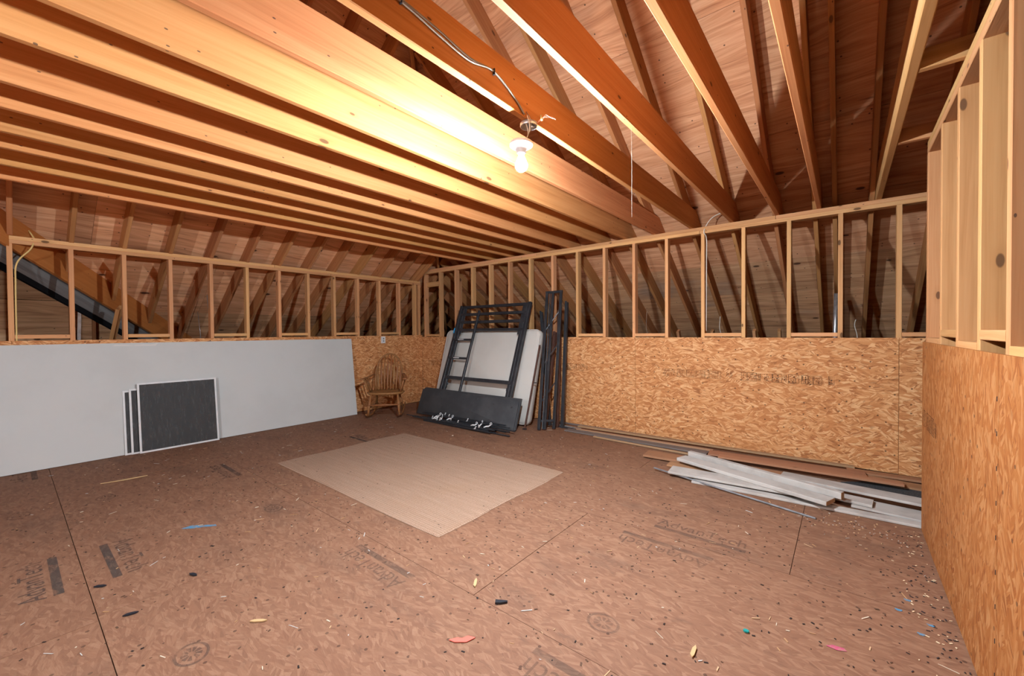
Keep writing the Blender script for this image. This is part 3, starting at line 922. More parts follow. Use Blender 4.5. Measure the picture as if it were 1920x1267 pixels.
tube('wire_nut', [(0.062, 0.04, 0.012), (0.052, 0.046, 0.045)], [0.007, 0.004], 'yellowcable', jb, 8)
xf = joist_left[9] + TW + 0.006
cab = empty('electric_cable', (xf, 1.0, ZJ + 0.1), 'grey twin cable clipped along the joist side up to the metal box', 'cable')
for k in range(2):
    pts = [(xf, 1.80, ZJ + 0.01), (xf, 1.72, ZJ + 0.06), (xf, 1.55, ZJ + 0.115 + 0.006 * k), (xf, 1.38, ZJ + 0.10 - 0.012 * k), (xf, 1.2, ZJ + 0.122 - 0.02 * k), (xf, 1.0, ZJ + 0.135 - 0.008 * k), (xf, 0.6, ZJ + 0.15 - 0.01 * k), (xf, -1.0, ZJ + 0.15 - 0.01 * k)]
    pts = [Vector(p) + Vector((0.004 * k, 0, -0.006 * k)) - Vector(cab.location) for p in smooth_path(pts, 6)]
    tube('cable_run', pts, 0.0042, 'cable', cab, 6)
for y, z in ((1.55, 0.113), (1.0, 0.128), (0.6, 0.142)):
    beam('staple', Vector((xf + 0.004, y, ZJ + z - 0.016)) - Vector(cab.location), Vector((xf + 0.004, y, ZJ + z + 0.014)) - Vector(cab.location), 0.006, 0.014, 'black', cab, up=(1, 0, 0), ch=0.001)
sc = empty('pull_string', (joist_left[10] + 0.02, 2.3, ZJ), 'thin white string hanging straight down from a joist', 'string')
tube('string', [(0, 0, 0), (0.002, 0.0, -0.25), (0.0, 0.002, -0.52)], 0.0008, 'cable', sc, 5)
# loose cables
yc_ = empty('yellow_cable', (XL - 0.05, 0.09, 2.2), 'yellow cable dropping along the first stud of the left wall', 'cable')
pts = [(XL - 0.38, -0.30, 2.36), (XL - 0.30, -0.02, 2.46), (XL - 0.18, 0.13, 2.42), (XL - 0.10, 0.20, 2.30), (XL - 0.02, 0.195, 2.235), (XL + 0.004, 0.17, 2.16), (XL - 0.012, 0.085, 2.02), (XL - 0.016, 0.074, 1.8), (XL - 0.016, 0.072, 1.3), (XL - 0.03, 0.073, 1.0)]
tube('cable_run', [Vector(p) - Vector(yc_.location) for p in smooth_path(pts, 6)], 0.0065, 'yellowcable', yc_, 8)
wc = empty('white_cable', (-0.98, YB, 2.4), 'white cable looping over the far top plate beside a joist end', 'cable')
pts = [(-0.97, YB + 0.22, 2.66), (-1.06, YB + 0.16, 2.66), (-1.18, YB + 0.10, 2.60), (-1.235, YB + 0.04, 2.50), (-1.245, YB - 0.004, 2.42), (-1.232, YB + 0.05, 2.36), (-1.236, YB + 0.07, 2.1), (-1.24, YB + 0.07, 1.3)]
tube('cable_run', [Vector(p) - Vector(wc.location) for p in smooth_path(pts, 6)], 0.005, 'whitecable', wc, 8)
# thin metal things in the eaves
def strap(name, p0, p1, w, mat, label, cat, group=None):
    o = beam(name, p0, p1, w, 0.004, mat, None, up=(1, -0.6, 0), ch=0.0005)
    tag(o, label, cat, group)
strap('metal_strap', (-7.2, 0.579, 1.76), (-7.2, 0.556, 1.0), 0.034, 'steel', 'shiny metal strap standing in the dark wing behind the left studs', 'strap')
tag(tube('vent_pipe', [(-0.085, 6.0, 0.6), (-0.085, 6.0, 1.3), (-0.075, 6.0, 1.72)], 0.022, 'steel', None, 12), 'silver vent pipe behind the far studs near the partition', 'pipe')
for x, y, z0, z1, lb in ((-6.9, 1.81, 1.0, 1.86, 'taller thin wire rod standing behind the left studs'), (-6.9, 1.70, 1.0, 1.62, 'shorter thin wire rod standing behind the left studs')):
    tag(tube('wire_rod', [(x, y, z0), (x, y - 0.004, (z0 + z1) / 2), (x, y - 0.03, z1)], 0.004, 'steel', None, 6), lb, 'wire')
for x, y, z1, lb in ((-2.28, 6.0, 1.62, 'thin wire in the far eaves left of the string'), (-1.33, 6.2, 1.50, 'thin wire in the far eaves beside the white cable'), (0.10, 6.2, 1.42, 'pale wire end sticking up behind the far studs')):
    tag(tube('wire_rod', smooth_path([(x, y, 0.9), (x + 0.015, y, 1.2), (x - 0.01, y, 1.35), (x, y, z1)], 4), 0.004, 'whitecable', None, 6), lb, 'wire')
# outlet on the left wall
ob = empty('outlet', (XL, 4.15, 1.19), 'small white outlet box on the left strand board above the rocker', 'outlet')
prism('cover_plate', [(-0.036, -0.058), (0.036, -0.058), (0.036, 0.058), (-0.036, 0.058)], frame_mat((0, 0, 0), (0, 1, 0), (1, 0, 0)), 0.03, 'whiteplastic', ob)
for dz in (-0.02, 0.02):
    prism('socket', [(-0.012, -0.011), (0.012, -0.011), (0.012, 0.011), (-0.012, 0.011)], frame_mat((0.0305, 0, dz), (0, 1, 0), (1, 0, 0)), 0.002, 'greywood', ob)

# ------------------------------------------------------------------ printed stamps on strand board
def stamp_mesh(wid, hei, seed, density=1.0):
    r = random.Random(seed)
    v, f = [], []
    def q(x0, y0, x1, y1):
        n = len(v)
        v.extend([(x0, y0, 0), (x1, y0, 0), (x1, y1, 0), (x0, y1, 0)])
        f.append((n, n + 1, n + 2, n + 3))
    lw = 0.0035
    x = 0.0
    while x < wid - 0.02:
        w = r.uniform(0.035, 0.10)
        w = min(w, wid - x)
        if r.random() < 0.9 * density:
            box_ = r.random() < 0.6
            if box_:
                q(x, 0, x + w, lw); q(x, hei - lw, x + w, hei); q(x, 0, x + lw, hei); q(x + w - lw, 0, x + w, hei)
            n = max(2, int(w / 0.014))
            for i in range(n):
                cx = x + 0.006 + (w - 0.012) * i / n
                y = 0.008
                while y < hei - 0.012:
                    h = r.uniform(0.006, 0.022)
                    h = min(h, hei - 0.008 - y)
                    if r.random() < 0.72:
                        q(cx, y, cx + r.uniform(0.003, 0.008), y + h)
                    y += h + r.uniform(0.003, 0.007)
        x += w + r.uniform(0.0, 0.02)
    me = mesh_py('printed_stamp', v, f)
    me.materials.append(M['inkdark'])
    return me
def stamp_back(x, z, w, h, seed, tilt=0.0):
    mw = Matrix.Translation(Vector((x, YB - 0.0015, z)) - Vector(wall_back.location)) @ frame_mat((0, 0, 0), (cos(tilt), 0, sin(tilt)), (0, -1, 0))
    obj('printed_stamp', stamp_mesh(w, h, seed), None, wall_back, mw)
stamp_back(-1.69, 0.765, 0.62, 0.085, 3)
stamp_back(-1.02, 0.765, 0.10, 0.085, 5)
stamp_back(-0.87, 0.765, 0.70, 0.088, 4)
stamp_back(-0.12, 0.775, 0.045, 0.08, 9)
stamp_back(-3.14, 0.765, 0.42, 0.09, 6)
stamp_back(-2.64, 0.79, 0.03, 0.05, 8)
stamp_back(-6.10, 0.70, 0.62, 0.10, 12)
mw = Matrix.Translation(Vector((XP - 0.0155, 3.70, 0.70)) - Vector(wall_right.location)) @ frame_mat((0, 0, 0), (0, -1, 0), (-1, 0, 0))
obj('printed_stamp', stamp_mesh(0.56, 0.10, 21), None, wall_right, mw)
# small pencil-black specks row at partition seam: staples
for k in range(9):
    z = 0.15 + 0.115 * k
    beam('staple', Vector((XP - 0.0145, 2.05, z)) - Vector(wall_right.location), Vector((XP - 0.0145, 2.05, z + 0.016)) - Vector(wall_right.location), 0.003, 0.002, 'black', wall_right, up=(1, 0, 0), ch=0.0004)

# ------------------------------------------------------------------ grey drywall sheets leaning on the left wall
def leaning_sheet(name, y0, y1, xb, h, label, mat='drywall', th=0.0127, ragged=False, off=0.0):
    ang = math.asin(min(0.9, (xb - (XL + 0.004 + th + off)) / h))
    # local x along +y, local y up the sheet, local z outwards (+x)
    xd = Vector((0, 1, 0)); yd = Vector((-sin(ang), 0, cos(ang))); zd = xd.cross(yd)
    mw = Matrix(((xd.x, yd.x, zd.x, xb - th), (xd.y, yd.y, zd.y, (y0 + y1) / 2), (xd.z, yd.z, zd.z, 0.004), (0, 0, 0, 1)))
    hw = (y1 - y0) / 2
    pts = [(-hw, 0), (hw, 0), (hw, h)]
    if ragged:
        c = 0.86 - (y0 + y1) / 2
        pts += [(c + 0.28, h), (c + 0.20, h - 0.018), (c + 0.13, h - 0.012), (c + 0.05, h - 0.028), (c - 0.02, h - 0.014), (c - 0.10, h - 0.012), (c - 0.12, h)]
    pts += [(-hw, h)]
    root = empty(name, (0, 0, 0), label, 'drywall')
    prism('panel', pts, mw, th, mat, root)
    return root, mw
leaning_sheet('drywall_sheet', -0.75, 2.9, -6.13, 1.222, 'grey drywall sheet at the back of the leaning pair, only its bottom edge showing')
droot, dmw = leaning_sheet('drywall_sheet', -0.12, 3.545, -6.085, 1.222, 'long grey drywall sheet leaning on the left wall behind the screens', ragged=True, off=0.018)
c = 0.86 - (3.545 - 0.12) / 2
prism('torn_core', [(c - 0.12, 1.195), (c + 0.24, 1.186), (c + 0.27, 1.2215), (c + 0.20, 1.204), (c + 0.13, 1.209), (c + 0.05, 1.194), (c - 0.02, 1.207), (c - 0.10, 1.21)], dmw, 0.0132, 'gypsum', droot)

# ------------------------------------------------------------------ window screens
def screen(y0, y1, h, xb, xt, label):
    ang = atan2(xb - xt, h)
    xd = Vector((0, 1, 0)); yd = Vector((-sin(ang), 0, cos(ang))); zd = xd.cross(yd)
    root = empty('window_screen', (xb, (y0 + y1) / 2, 0.002), label, 'window screen', 'window screens on the drywall')
    mw = Matrix(((xd.x, yd.x, zd.x, 0), (xd.y, yd.y, zd.y, 0), (xd.z, yd.z, zd.z, 0), (0, 0, 0, 1)))
    hw = (y1 - y0) / 2
    fw, ft = 0.019, 0.008
    for nm, p0, p1 in (('frame_bottom', (-hw, fw / 2), (hw, fw / 2)), ('frame_top', (-hw, h - fw / 2), (hw, h - fw / 2)), ('frame_side', (-hw + fw / 2, fw), (-hw + fw / 2, h - fw)), ('frame_side', (hw - fw / 2, fw), (hw - fw / 2, h - fw))):
        a = mw @ Vector((p0[0], p0[1], 0)); b_ = mw @ Vector((p1[0], p1[1], 0))
        beam(nm, a, b_, fw, ft, 'whiteframe', root, up=zd, ch=0.0015)
    prism('mesh', [(-hw + fw * 0.8, fw * 0.8), (hw - fw * 0.8, fw * 0.8), (hw - fw * 0.8, h - fw * 0.8), (-hw + fw * 0.8, h - fw * 0.8)], mw, 0.0012, 'screen', root)
screen(0.80, 1.56, 0.70, -6.070, -6.165, 'rearmost white framed screen, farthest left of the three')
screen(0.85, 1.63, 0.715, -6.055, -6.150, 'middle white framed screen, between two others')
screen(0.915, 1.655, 0.775, -6.028, -6.130, 'front white framed dark mesh screen leaning on the drywall')

# ------------------------------------------------------------------ jute rug
def rug():
    x0, x1, y0, y1 = -4.455, -2.015, 1.717, 3.245
    nxs, nys = 150, 180
    r = random.Random(3)
    v, f = [], []
    rows_ = 60
    for j in range(nys + 1):
        for i in range(nxs + 1):
            u, w = i / nxs, j / nys
            x = x0 + (x1 - x0) * u - (x0 + x1) / 2
            y = y0 + (y1 - y0) * w - (y0 + y1) / 2
            y += 0.006 * sin(u * 9 + 1.0) * (2 * w - 1) + 0.012 * sin(u * 3.1) * (w - 0.5)
            x += 0.008 * sin(w * 11) * (2 * u - 1)
            ed = min(u, 1 - u) * (x1 - x0); ed2 = min(w, 1 - w) * (y1 - y0)
            e = min(1.0, min(ed, ed2) / 0.012)
            if i in (0, nxs): x += r.uniform(-0.004, 0.004)
            z = 0.001 + e * (0.0085 + 0.0010 * abs(sin(w * rows_ * pi)) + 0.0007 * sin(u * 300 + 5 * w * rows_) + r.uniform(0, 0.0009))
            v.append((x, y, z))
    for j in range(nys):
        for i in range(nxs):
            a = j * (nxs + 1) + i
            f.append((a, a + 1, a + nxs + 2, a + nxs + 1))
    o = obj('jute_rug', mesh_py('jute_rug', v, f, True), 'rug', None, Matrix.Translation(((x0 + x1) / 2, (y0 + y1) / 2, 0.001)))
    return tag(o, 'flat tan braided jute rug lying on the subfloor', 'rug')
rug()

# ------------------------------------------------------------------ mattress, bunk frame, boards, rails
def rounded_slab(name, w, h, t, rad, mat, parent, mw, bev=0.03):
    seg = 6
    pts = []
    for (cx, cy, a0) in ((w / 2 - rad, h - rad, 0), (-w / 2 + rad, h - rad, pi / 2), (-w / 2 + rad, rad, pi), (w / 2 - rad, rad, 3 * pi / 2)):
        for k in range(seg + 1):
            a = a0 + pi / 2 * k / seg
            pts.append((cx + rad * cos(a), cy + rad * sin(a)))
    n = len(pts)
    cxm, cym = 0, h / 2
    loops = []
    for s, z in ((0.985, -t / 2), (1.0, -t / 2 + bev), (1.0, t / 2 - bev), (0.985, t / 2)):
        loops.append([(cxm + (x - cxm) * s if s == 1 else cxm + (x - cxm) * (1 - bev * 1.1 / (w / 2)), cym + (y - cym) * s if s == 1 else cym + (y - cym) * (1 - bev * 1.1 / (h / 2)), z) for x, y in pts])
    v = [p for l in loops for p in l]
    f = []
    for i in range(3):
        for k in range(n):
            f.append((i * n + k, i * n + (k + 1) % n, (i + 1) * n + (k + 1) % n, (i + 1) * n + k))
    f.append(tuple(reversed(range(n)))); f.append(tuple(range(3 * n, 4 * n)))
    me = mesh_py(name, v, f, True)
    return obj(name, me, mat, parent, mw)

def lean_matrix(x, y, z, slope):
    """local x -> +X, local y -> up along the lean (dy/dz = slope), local z -> towards the room"""
    yd = Vector((0, slope, 1)).normalized(); xd = Vector((1, 0, 0)); zd = xd.cross(yd)
    return Matrix(((xd.x, yd.x, zd.x, x), (xd.y, yd.y, zd.y, y), (xd.z, yd.z, zd.z, z), (0, 0, 0, 1)))

mt = empty('mattress', (-4.36, 4.53, 0.0), 'pale grey mattress on its side leaning on the far wall behind the bunk frame', 'mattress')
mwm = lean_matrix(0, 0, 0.012, 0.27)
rounded_slab('mattress_body', 1.97, 1.365, 0.14, 0.085, 'mattress', mt, mwm)
# piping around the front face
pp = []
for (cx, cy, a0) in ((0.985 - 0.09, 1.365 - 0.09, 0), (-0.985 + 0.09, 1.365 - 0.09, pi / 2), (-0.985 + 0.09, 0.09, pi), (0.985 - 0.09, 0.09, 3 * pi / 2)):
    for k in range(7):
        a = a0 + pi / 2 * k / 6
        pp.append(mwm @ Vector((cx + 0.086 * cos(a), cy + 0.086 * sin(a), 0.05)))
pp.append(pp[0])
tube('piping', pp, 0.006, 'mattress', mt, 6)

FX0, FX1 = -5.045, -3.575
fr = empty('bunk_bed_frame', ((FX0 + FX1) / 2, 4.245, 0.0), 'black metal bunk bed end with rails and ladder leaning on the mattress', 'bed frame')
mwf = lean_matrix(0, 0, 0.01, 0.365)
LFR = 1.735 * sqrt(1 + 0.365 ** 2)
hwf = (FX1 - FX0) / 2
def fbeam(nm, p0, p1, w, d, mat='blackmetal'):
    a = mwf @ Vector(p0); b_ = mwf @ Vector(p1)
    return beam(nm, a, b_, w, d, mat, fr, up=mwf.to_3x3() @ Vector((0, 0, 1)), ch=0.003)
for s in (-1, 1):
    x = s * (hwf - 0.022)
    fbeam('post', (x, 0.0, 0), (x, LFR, 0), 0.05, 0.05)
    fbeam('post_rib', (x - s * 0.062, 0.0, -0.006), (x - s * 0.062, LFR - 0.02, -0.006), 0.046, 0.036)
    fbeam('post_plate', (x - s * 0.075, LFR - 0.50, -0.004), (x - s * 0.075, LFR - 0.01, -0.004), 0.10, 0.012)
    fbeam('bracket', (x - s * 0.10, 0.50, -0.012), (x - s * 0.10, 0.54, -0.012), 0.012, 0.02)
for y in (LFR - 0.025, LFR - 0.155, LFR - 0.29, LFR - 0.425):
    fbeam('guard_rail', (-hwf + 0.045, y, 0), (hwf - 0.045, y, 0), 0.042, 0.03)
fbeam('cross_bar', (-hwf + 0.045, 0.62, 0), (hwf - 0.045, 0.62, 0), 0.05, 0.04)
lx = -hwf + 0.46
fbeam('ladder_rail', (lx, 0.05, 0.012), (lx, LFR - 0.10, 0.012), 0.034, 0.034)
for k in range(4):
    y = 0.27 + 0.36 * k if k else 0.30
    y = (0.31, 0.94, 1.25, 1.58)[k]
    if k == 3: continue
    rg = fbeam('ladder_rung', (-hwf + 0.04, y, 0.016), (lx, y, 0.016), 0.03, 0.03)
    if k:
        mwl = rg.matrix_local
        o = beam('rung_print', Vector((-0.10, 0, 0.0165)), Vector((0.03, 0, 0.0165)), 0.010, 0.001, 'whiteplastic', rg, ch=0.0002)
fbeam('blue_tape', (-hwf + 0.0, 1.36, 0.024), (-hwf + 0.0, 1.45, 0.024), 0.03, 0.004, 'bluetape')
# charcoal boards stacked in front of the bunk frame
for k, (dx, w, h, y0, sl, lb) in enumerate(((0.02, 1.99, 0.425, 4.196, 0.36, 'rearmost charcoal bed board in the leaning stack, showing past the right end'), (0.012, 2.0, 0.415, 4.180, 0.36, 'middle charcoal bed board in the leaning stack'), (-0.005, 2.0, 0.40, 4.164, 0.36, 'front charcoal bed board of the leaning stack, spotted with pale marks'))):
    root = empty('charcoal_board', (-4.36 + dx, y0, 0.0), lb, 'board', 'charcoal boards leaning on the bunk frame')
    tilt = Matrix.Rotation(radians(-0.4 + 0.5 * k), 4, 'Z')
    mwk = lean_matrix(0, 0, 0.014, sl) 
    rounded_slab('board_face', w, h, 0.011, 0.01, 'blackpanel', root, mwk, bev=0.002)
    if k == 2:
        rr = random.Random(5)
        for q in range(9):
            px, py = rr.uniform(-0.9, 0.95), rr.choice((rr.uniform(0.3, 0.37), rr.uniform(0.05, 0.3)))
            s = rr.uniform(0.006, 0.014)
            prism('paint_spot', [(s * cos(a) * 1.3, s * sin(a)) for a in [2 * pi * i / 9 for i in range(9)]], mwk @ Matrix.Translation((px, py, 0.0056)), 0.0005, 'felt', root)
# slats and hardware on the floor in front of the boards
rr = random.Random(11)
for k in range(22):
    ln = rr.uniform(1.0, 1.75)
    cx = rr.uniform(-4.40, -4.15) + (0.35 if k % 4 == 0 else 0) - (0.26 if k % 5 == 0 else 0)
    cy = 3.875 + 0.255 * (k / 22.0)
    z = 0.010 + (0.016, 0.0, 0.032)[k % 3] + (0.030 if k > 13 else 0.0)
    ang = rr.uniform(-0.014, 0.014) + 0.03 * ((k % 3) - 1)
    lead = empty('bed_slat_rod', (cx, cy, z), 'thin black bed slat rod in the loose pile before the charcoal boards', 'rod', 'black slat rods piled on the floor', rotz=ang)
    beam('rod', (-ln / 2, 0, 0), (ln / 2, 0, 0.006), 0.016, 0.013, 'blackmetal', lead, ch=0.002)
    if k % 3 == 0:
        px = rr.choice((-0.42, -0.35, 0.25, 0.48)) * ln / 1.6
        tube('end_clip', [(px - 0.03, 0, 0.008), (px + 0.005, 0, 0.022), (px + 0.02, -0.006, 0.05), (px + 0.03, -0.01, 0.055)], [0.008, 0.011, 0.007, 0.006], 'whiteplastic', lead, 7)
for k, (x, y, a) in enumerate(((-4.62, 3.95, 0.4), (-4.55, 4.02, 2.2), (-4.48, 3.92, -0.6), (-4.42, 4.05, 1.2), (-3.86, 3.97, 0.2), (-3.80, 4.05, 1.9), (-3.72, 3.93, -0.9), (-3.66, 4.02, 0.8), (-4.70, 4.06, 1.0))):
    root = empty('plastic_clip', (x, y - 0.04, 0.055), 'white plastic slat clip among the black rods', 'clip', 'white slat clips on the rod pile', rotz=a)
    tube('clip_body', [(-0.045, 0, 0.0), (-0.012, 0, 0.012), (0.02, 0, 0.012), (0.05, 0, 0.03)], [0.007, 0.010, 0.010, 0.006], 'whiteplastic', root, 7)
    ringp = [(0.052 + 0.013 * cos(2 * pi * i / 10), 0, 0.044 + 0.013 * sin(2 * pi * i / 10)) for i in range(11)]
    tube('ring', ringp, 0.004, 'whiteplastic', root, 5)

# upright steel bed rails beside the mattress
bd = empty('bed_side_frame', (-3.12, 4.45, 0.0), 'tall narrow black steel bed frame standing upright beside the mattress', 'bed frame')
B0 = Vector(bd.location)
U = [((-3.145, 4.43, 0.01), (-3.335, 4.935, 1.875)), ((-3.095, 4.49, 0.01), (-3.235, 4.935, 1.875)), ((-3.02, 4.60, 0.01), (-3.10, 4.935, 1.875))]
for p0, p1 in U:
    beam('upright', Vector(p0) - B0, Vector(p1) - B0, 0.040, 0.026, 'blackmetal', bd, up=(0, -1, 0.2))
beam('cap_rail', Vector((-3.355, 4.935, 1.872)) - B0, Vector((-3.08, 4.935, 1.872)) - B0, 0.03, 0.035, 'blackmetal', bd)
beam('lower_tie', Vector((-3.16, 4.46, 0.12)) - B0, Vector((-3.02, 4.60, 0.12)) - B0, 0.02, 0.03, 'blackmetal', bd)
for t in (0.18, 0.45, 0.7):
    a = Vector(U[0][0]).lerp(Vector(U[0][1]), t); b_ = Vector(U[2][0]).lerp(Vector(U[2][1]), t + 0.16)
    beam('brace', a - B0, b_ - B0, 0.012, 0.012, 'blackmetal', bd, ch=0.001)
beam('inner_rod', Vector((-3.11, 4.46, 0.02)) - B0, Vector((-3.28, 4.93, 1.86)) - B0, 0.014, 0.014, 'blackmetal', bd, ch=0.002)
def angle_iron(p0, p1, w, mat, label):
    p0, p1 = Vector(p0), Vector(p1)
    root = empty('bed_rail', p0, label, 'bed rail', 'steel bed rails beside the mattress')
    beam('flange', Vector((0, 0, 0)), p1 - p0, w, 0.005, mat, root, up=(0, -1, 0), ch=0.0008)
    beam('flange', Vector((w / 2, 0.016, 0)), p1 - p0 + Vector((w / 2, 0.016, 0)), 0.005, w * 0.9, mat, root, up=(0, -1, 0), ch=0.0008)
    beam('hook_plate', (p1 - p0) * 0.97 + Vector((0, -0.006, 0)), (p1 - p0) * 1.01 + Vector((0, -0.006, 0)), w * 0.7, 0.012, mat, root, up=(0, -1, 0), ch=0.001)
angle_iron((-2.985, 4.74, 0.0), (-3.045, 4.975, 1.72), 0.04, 'blackmetal', 'black angle iron rail rightmost in the bundle, top against the studs')
angle_iron((-3.06, 4.72, 0.0), (-3.16, 4.97, 1.60), 0.05, 'rustmetal', 'reddish brown angle iron rail at the right of the upright bundle')
angle_iron((-3.20, 4.76, 0.0), (-3.50, 5.00, 1.60), 0.04, 'blackmetal', 'black rail behind the mattress corner, its hooked end showing')
angle_iron((-3.17, 4.58, 0.0), (-3.23, 4.95, 1.30), 0.05, 'rustmetal', 'reddish brown rail hidden between the black uprights')
po = empty('bed_leg_pole', (-3.335, 4.37, 0.0), 'thin dark brown pole with a foot leaning at the mattress right edge', 'pole')
beam('pole', (0, 0, 0.012), (-0.012, 0.385, 1.12), 0.020, 0.020, 'rustmetal', po, up=(0, -1, 0))
beam('foot', (-0.025, 0, 0.006), (0.025, 0, 0.006), 0.04, 0.010, 'black', po)
beam('hook', (-0.02, 0.22, 0.60), (0.05, 0.21, 0.61), 0.012, 0.012, 'black', po, ch=0.001)

# ------------------------------------------------------------------ rocking chair
def chair():
    fx, fy = 0.72, -0.694          # facing direction in plan
    cx, cy = -5.655, 3.80
    rot = atan2(fy, fx)
    root = empty('rocking_chair', (cx, cy, 0), 'brown hoop back spindle rocking chair in the far corner', 'chair', rotz=rot)
    # local: +x forward, +y to the chair's left
    W = 'chairwood'
    for s in (-1, 1):
        pts = []
        for k in range(13):
            u = k / 12.0
            x = 0.34 - 0.80 * u
            z = 0.016 + 0.55 * (x + 0.02) ** 2
            pts.append((x, s * (0.225 + 0.02 * (1 - u)), z))
        rk = tube('rocker', pts, [0.012] + [0.018] * 11 + [0.012], W, root, 8, flat=(1.15, 0.75))
        tube('leg', [(0.245, s * 0.232, 0.05), (0.22, s * 0.222, 0.18), (0.175, s * 0.20, 0.36)], [0.014, 0.021, 0.015], W, root, 10)
        tube('leg', [(-0.26, s * 0.215, 0.045), (-0.22, s * 0.20, 0.18), (-0.15, s * 0.175, 0.35)], [0.014, 0.020, 0.015], W, root, 10)
        tube('side_stretcher', [(0.225, s * 0.222, 0.16), (0.0, s * 0.212, 0.165), (-0.225, s * 0.20, 0.16)], [0.009, 0.014, 0.009], W, root, 8)
        # arm with its posts
        ap = [(0.24, s * 0.315, 0.598), (0.20, s * 0.318, 0.604), (0.10, s * 0.305, 0.606), (-0.06, s * 0.28, 0.612), (-0.235, s * 0.235, 0.635)]
        tube('armrest', smooth_path(ap, 4), [0.02] + [0.036] * 3 + [0.033] * 5 + [0.026] * 8, W, root, 10, flat=(0.36, 1.0))
        for px, r_ in ((0.17, 0.013), (0.07, 0.010), (-0.03, 0.010)):
            tube('arm_post', [(px - 0.02, s * 0.235, 0.39), (px - 0.005, s * 0.27, 0.50), (px, s * 0.30, 0.60)], [r_ * 0.8, r_ * 1.3, r_ * 0.8], W, root, 8)
    tube('front_stretcher', [(0.235, -0.225, 0.205), (0.235, 0, 0.205), (0.235, 0.225, 0.205)], [0.010, 0.017, 0.010], W, root, 8)
    tube('cross_stretcher', [(0, -0.21, 0.165), (0, 0, 0.165), (0, 0.21, 0.165)], [0.009, 0.014, 0.009], W, root, 8)
    # saddle seat
    n = 28
    top, bot = [], []
    rings = []
    outline = []
    for k in range(n):
        a = 2 * pi * k / n
        x = 0.235 * (abs(cos(a)) ** 0.7) * (1 if cos(a) >= 0 else -1)
        wy = 0.285 if x > -0.02 else 0.285 - 0.07 * min(1, (-x - 0.02) / 0.2)
        y = wy * (abs(sin(a)) ** 0.7) * (1 if sin(a) >= 0 else -1)
        outline.append((x, y))
    v, f = [], []
    for sc_, z in ((0.90, 0.350), (1.0, 0.368), (1.0, 0.383), (0.95, 0.392), (0.6, 0.378), (0.25, 0.374)):
        for (x, y) in outline:
            v.append((x * sc_, y * sc_, z))
    for i in range(5):
        for k in range(n):
            f.append((i * n + k, i * n + (k + 1) % n, (i + 1) * n + (k + 1) % n, (i + 1) * n + k))
    f.append(tuple(reversed(range(n)))); f.append(tuple(range(5 * n, 6 * n)))
    obj('seat', mesh_py('seat', v, f, True), W, root)
    # hoop back, leaning
    def back(y, z):
        return (-0.195 - 0.30 * (z - 0.39), y, z)
    hp = []
    for k in range(25):
        a = pi * k / 24
        yy = 0.215 * cos(a)
        zz = 0.56 + 0.40 * sin(a) ** 0.85 if 0 < k < 24 else 0.56
        hp.append(back(yy, zz))
    hp = [back(0.195, 0.39), back(0.21, 0.48)] + hp + [back(-0.21, 0.48), back(-0.195, 0.39)]
    tube('hoop', hp, 0.0135, W, root, 8)
    for k in range(8):
        u = (k - 3.5) / 3.5
        yb, yt = 0.165 * u, 0.19 * u
        zt = 0.56 + 0.40 * (max(0.0, 1 - (yt / 0.215) ** 2)) ** 0.425
        p = [back(yb, 0.385), back(yb + (yt - yb) * 0.25, 0.39 + (zt - 0.39) * 0.25), back(yb + (yt - yb) * 0.5, 0.39 + (zt - 0.39) * 0.45), back(yb + (yt - yb) * 0.75, 0.39 + (zt - 0.39) * 0.72), back(yt, zt)]
        tube('back_spindle', p, [0.008, 0.012, 0.019, 0.013, 0.007], W, root, 8, flat=(0.42, 1.0))
    return root
chair()

# ------------------------------------------------------------------ boards lying along the far wall
def plank(name, p0, p1, w, t, z, mat, label, cat='board', group='boards on the floor by the far wall', endmat=None, up=(0, 0, 1), z1=None):
    p0 = Vector((p0[0], p0[1], z)); p1 = Vector((p1[0], p1[1], z if z1 is None else z1))
    root = empty(name, (p0.x, p0.y, 0), label, cat, group)
    d = (p1 - p0).normalized()
    beam('board', p0 - Vector(root.location), p1 - Vector(root.location), w, t, mat, root, up)
    if endmat:
        e = p1 - Vector(root.location)
        beam('sawn_end', e - d * 0.001, e + d * 0.0015, w - 0.004, t - 0.004, endmat, root, up, ch=0.0005)
    return root
plank('trim_strip', (-3.25, 4.985), (-0.95, 4.990), 0.03, 0.018, 0.012, 'greytrim', 'dark thin strip tight against the far strand board', 'trim')
plank('trim_strip', (-2.79, 4.86), (0.075, 4.945), 0.062, 0.018, 0.030, 'trimwood', 'long tan trim strip lying second from the far wall', 'trim')
plank('trim_strip', (-2.86, 4.66), (-1.12, 4.66), 0.115, 0.016, 0.010, 'greytrim', 'wide dark grey ribbed trim piece beside the brown planks', 'trim')
plank('trim_strip', (-2.40, 4.545), (-1.20, 4.500), 0.028, 0.018, 0.012, 'trimwood', 'thin tan strip lying nearest the room at the left', 'trim')
plank('trim_strip', (-2.80, 4.775), (-1.10, 4.80), 0.05, 0.016, 0.010, 'trimwood', 'tan strip half hidden beside the dark ribbed trim', 'trim')
plank('curtain_rod', (-3.2, 4.84), (-2.72, 4.80), 0.022, 0.018, 0.012, 'steel', 'short metal rod end by the bed frame foot', 'rod', None)
plank('curtain_rod', (-3.1, 4.76), (-2.76, 4.73), 0.022, 0.018, 0.012, 'blackmetal', 'short black rod piece by the bed frame foot', 'rod', None)
plank('wood_plank', (-1.62, 4.225), (-0.35, 4.29), 0.20, 0.022, 0.022, 'plank', 'brown plank whose left end sticks out farthest left')
plank('wood_plank', (-1.33, 4.05), (-0.30, 4.10), 0.13, 0.018, 0.013, 'plank', 'short brown plank under the white boards with a rounded left end')
